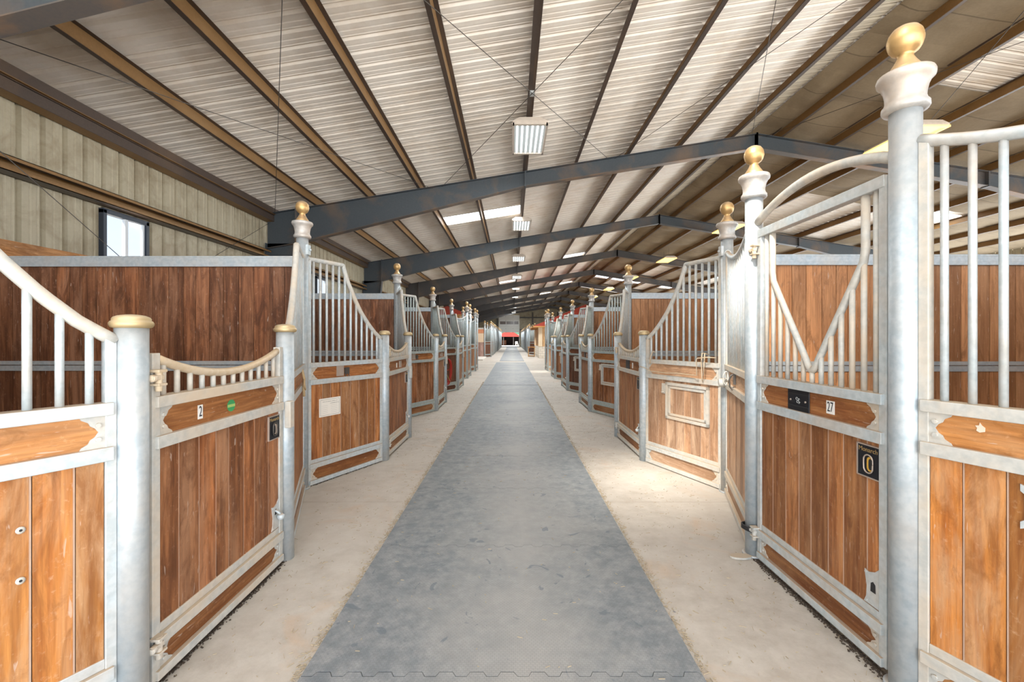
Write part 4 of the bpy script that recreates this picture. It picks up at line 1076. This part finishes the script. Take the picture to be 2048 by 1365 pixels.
def kiosk(x, sgn, y0, y1, w_, eh, rh, lab, full=True):
    e = empty('kiosk', (x, y0, 0), 0, lab, 'kiosk')
    X = lambda d: sgn*d
    bx = lambda m, a, b_, c_, d_, z0, z1, mi=0: m.box(X(a), X(b_), c_, d_, z0, z1, mi)
    D = y1-y0
    m_ = MB(); bx(m_, .12, w_, .1, D, .9, eh-.02); m_.build('timber_wall', W_PINE_V, e)
    m_ = MB(); bx(m_, .05, w_+.02, .05, D, 0, .9); m_.build('stone_base', STONE, e, .01)
    for (a, c_) in ((.0, .0), (0, D-.3), (w_-.3, 0)):
        m_ = MB(); bx(m_, a, a+.3, c_, c_+.3, .9, eh); m_.build('corner_pillar', PLASTER, e, .01)
    # hipped roof with overhang
    ov = .42; a, b_, c_, d_ = -ov, w_+ov, -ov, D+ov
    rx = (a+b_)/2; q = (b_-a)/2
    m_ = MB(); V = [(X(a), c_, eh), (X(b_), c_, eh), (X(b_), d_, eh), (X(a), d_, eh), (X(rx), c_+min(q, D/2), rh), (X(rx), max(d_-q, c_+q), rh)]
    lo = [(p, q_, r_-.09) for (p, q_, r_) in V[:4]]
    m_.v = V+lo
    for f in ((0, 1, 4), (1, 2, 5, 4), (2, 3, 5), (3, 0, 4, 5)): m_.face(list(f), 0)
    for f in ((0, 1, 7, 6), (1, 2, 8, 7), (2, 3, 9, 8), (3, 0, 6, 9), (6, 7, 8, 9)): m_.face(list(f), 1)
    m_.build('hipped_roof', [REDROOF, W_PINE], e)
    m_ = MB()
    for k in range(int(D/.45)):
        yy = .2+k*.45; bx(m_, -.38, .12, yy, yy+.06, eh-.19, eh-.09)
    m_.build('rafter_tails', W_PINE, e)
    m_ = MB(); bx(m_, .1, .125, 1.2, 2.3, 1.1, 2.0); m_.build('shutter', flat('dark_shutter', (.1, .07, .05), .6), e)
    return e
kiosk(2.05, 1, 33.1, 38.9, 8.0, 2.45, 4.3, 'timber kiosk with red hipped roof and stone base, right of the aisle')
kiosk(-3.4, -1, 30.9, 33.6, 2.6, 3.2, 3.9, 'orange timber kiosk with red roof rising behind the left stalls')
# display table by the kiosk
e = empty('display_table', (1.75, 36.2, 0), 0, 'light timber shelf table standing at the kiosk wall', 'table')
MB().box(-.4, .22, -.3, .3, .76, .82).build('tabletop', W_PINE, e, .006)
for (a, c_) in ((-.37, -.27), (.13, -.27), (-.37, .21), (.13, .21)): MB().box(a, a+.06, c_, c_+.06, 0, .76).build('leg', W_PINE_V, e)
MB().box(-.36, .18, -.26, .26, .36, .39).build('shelf', GALV_WHITE, e); MB().box(-.37, .19, -.26, .26, .04, .09).build('bottom_shelf', W_PINE, e)
MB().box(-.3, .1, -.15, .2, .39, .7).build('storage_box', W_DARK, e)

# ------------------------------------------------------------------ rubber mats, each with toothed ends that interlock
def mat_piece(i, ya, yb, label):
    def teeth(y, inv=False):
        pts = []; P = 13; w_ = (.86+.945)/P
        for k in range(P):
            x0 = -.945+k*w_
            pts += [(x0, y), (x0+w_*.36, y), (x0+w_*.46, y+.026), (x0+w_*.88, y+.026)]
        pts.append((.86, y)); return pts
    g = .0025
    poly = teeth(ya+g) + teeth(yb-g)[::-1]
    m_ = MB(); m_.prism(poly, .0005, .014, axis='z')
    o = m_.build('rubber_mat', RUB); prop(o, label, 'rubber mat', 'interlocking rubber mats down the aisle'); return o
ys = [-.47, .74, 1.945, 3.155] + [3.155+1.21*k for k in range(1, 21)]
ORDM = ORD
k2 = 0
for i in range(len(ys)-1):
    if ys[i+1] < 0: continue
    mat_piece(i, ys[i], ys[i+1], 'blue-grey dusty rubber mat on the aisle floor, %s' % ('%s from the camera' % ORD[k2] if k2 else 'the nearest, cut by the bottom edge')); k2 += 1
MB_ = MB(); MB_.box(-.945, .86, 14.03, 14.06, .0142, .017); prop(MB_.build('mat_edge_strip', BLACKR), 'thin black strip across the rubber mats halfway down the aisle', 'strip')
for j, (ya, yb) in enumerate(((29, 41), (41, 55), (55, 76))):
    prop(MB().box(-.8, .85, ya+.01, yb-.01, .0005, .012).build('rubber_mat', RUB), 'worn grey rubber runner beyond the cross aisle, %s' % ORD[j], 'rubber mat', 'runners beyond the cross aisle')

# ------------------------------------------------------------------ straw and grit on the floor
STRAW = flat('straw_bits', (.44, .36, .25), .9, var=.3)
rr = random.Random(21); m_ = MB()
def bit(x, y, L_, a, w_, z=.002):
    dx, dy = math.cos(a)*L_/2, math.sin(a)*L_/2; px, py = -math.sin(a)*w_, math.cos(a)*w_
    b0 = len(m_.v)
    for zz in (z, z+.002+rr.random()*.002):
        m_.v.extend([(x-dx-px, y-dy-py, zz), (x+dx-px, y+dy-py, zz), (x+dx+px, y+dy+py, zz), (x-dx+px, y-dy+py, zz)])
    for q in ((0,3,2,1),(4,5,6,7),(0,1,5,4),(1,2,6,5),(2,3,7,6),(3,0,4,7)): m_.face([b0+i for i in q])
for k in range(7500):
    sd_ = rr.choice((-1, 1)); y = 1.2+14*rr.random()**1.6
    r_ = rr.random()
    if r_ < .62: x = (-.955 if sd_ < 0 else .87)+sd_*abs(rr.gauss(0, .022))
    else: x = sd_*rr.uniform(.95, 1.9)
    bit(x, y, rr.uniform(.004, .02) if rr.random() < .9 else .035, rr.uniform(0, PI), rr.uniform(.0005, .0011))
for k in range(260):
    bit(rr.uniform(-.9, .82), 1.3+8*rr.random()**1.5, rr.uniform(.006, .03), rr.uniform(0, PI), .0009, .0145)
prop(m_.build('straw_litter', STRAW), 'scattered bits of straw over the concrete and mats', 'straw', None, 'stuff')
# dark scatter of grit along the foot of the near fronts
GR = flat('dark_specks', (.07, .05, .035), .95)
m_ = MB()
def specks(ax, ay, bx_, by_, n_, offx):
    for k in range(n_):
        t = rr.random(); x = ax+(bx_-ax)*t+offx*abs(rr.gauss(0, .018)); y = ay+(by_-ay)*t+rr.gauss(0, .008)
        bit(x, y, rr.uniform(.004, .012), rr.uniform(0, PI), rr.uniform(.002, .004))
specks(-1.575, 1.85, -1.575, 2.97, 900, 1); specks(1.70, 1.95, 1.70, 3.02, 900, -1); specks(-2.1, 4.47, -1.63, 5.4, 250, 1)
prop(m_.build('floor_specks', GR), 'dark grit scattered along the foot of the stall fronts', 'specks', None, 'stuff')

# ------------------------------------------------------------------ view through the far door
e = empty('open_shed', (-.55, 92, 0), 0, 'red hip-roofed open shed seen through the far door', 'shed')
m_ = MB(); W2 = 2.6; V = [(-W2, 0, 1.85), (W2, 0, 1.85), (W2, 5, 1.85), (-W2, 5, 1.85), (-.9, 2, 2.95), (.9, 2, 2.95), (.9, 3, 2.95), (-.9, 3, 2.95)]
m_.v = V
for f in ((0, 1, 5, 4), (1, 2, 6, 5), (2, 3, 7, 6), (3, 0, 4, 7), (4, 5, 6, 7), (3, 2, 1, 0)): m_.face(list(f))
m_.build('hipped_roof', flat('sunlit_red_roof', (.2, .022, .014), .9), e)
MB().box(-2.5, 2.5, 4.8, 4.9, 0, 1.85).build('back_wall', flat('dark_interior', (.05, .04, .04), .9), e)
MB().box(-2.5, -2.4, .1, 4.9, 0, 1.85).build('side_wall', FRAME_D, e); MB().box(2.4, 2.5, .1, 4.9, 0, 1.85).build('side_wall', FRAME_D, e)
for x in (-1.2, .9): MB().box(x, x+.12, .1, .22, 0, 1.85).build('post', FRAME_D, e)
MB().box(-1.9, -.6, 2, 3.4, 0, 1.1).build('hay_stack', W_DARK, e)
e = empty('white_gable_building', (-.5, 112, 0), 0, 'white gabled building behind the red-roofed shed', 'building')
m_ = MB(); m_.box(-9, 9, 0, 6, 0, 2.6); m_.build('wall', WHITE, e)
m_ = MB(); m_.prism([(-9.6, 2.55), (9.6, 2.55), (0, 5.0)], -.4, 6.4); m_.build('gable_roof', flat('dark_green_roof', (.05, .14, .1), .6), e)
e = empty('garden_chair', (1.05, 86, 0), .3, 'small white chair standing outside the far door', 'chair')
MB().box(-.25, .25, -.22, .22, .42, .46).build('seat', WHITE, e); MB().box(-.25, .25, .2, .24, .46, .9).build('backrest', WHITE, e)
for (a, c_) in ((-.24, -.21), (.2, -.21), (-.24, .17), (.2, .17)): MB().box(a, a+.04, c_, c_+.04, 0, .42).build('leg', WHITE, e)

for o in scn.objects:
    if o.parent is None and 'label' in o and not 4 <= len(o['label'].split()) <= 16: print('LABEL', o.name, o['label'])
# right-hand tall posts stand slightly shorter
for o in scn.objects:
    if o.name.startswith('tall_stall_post') and o.location.x > 0: o.scale = (1, 1, .987)
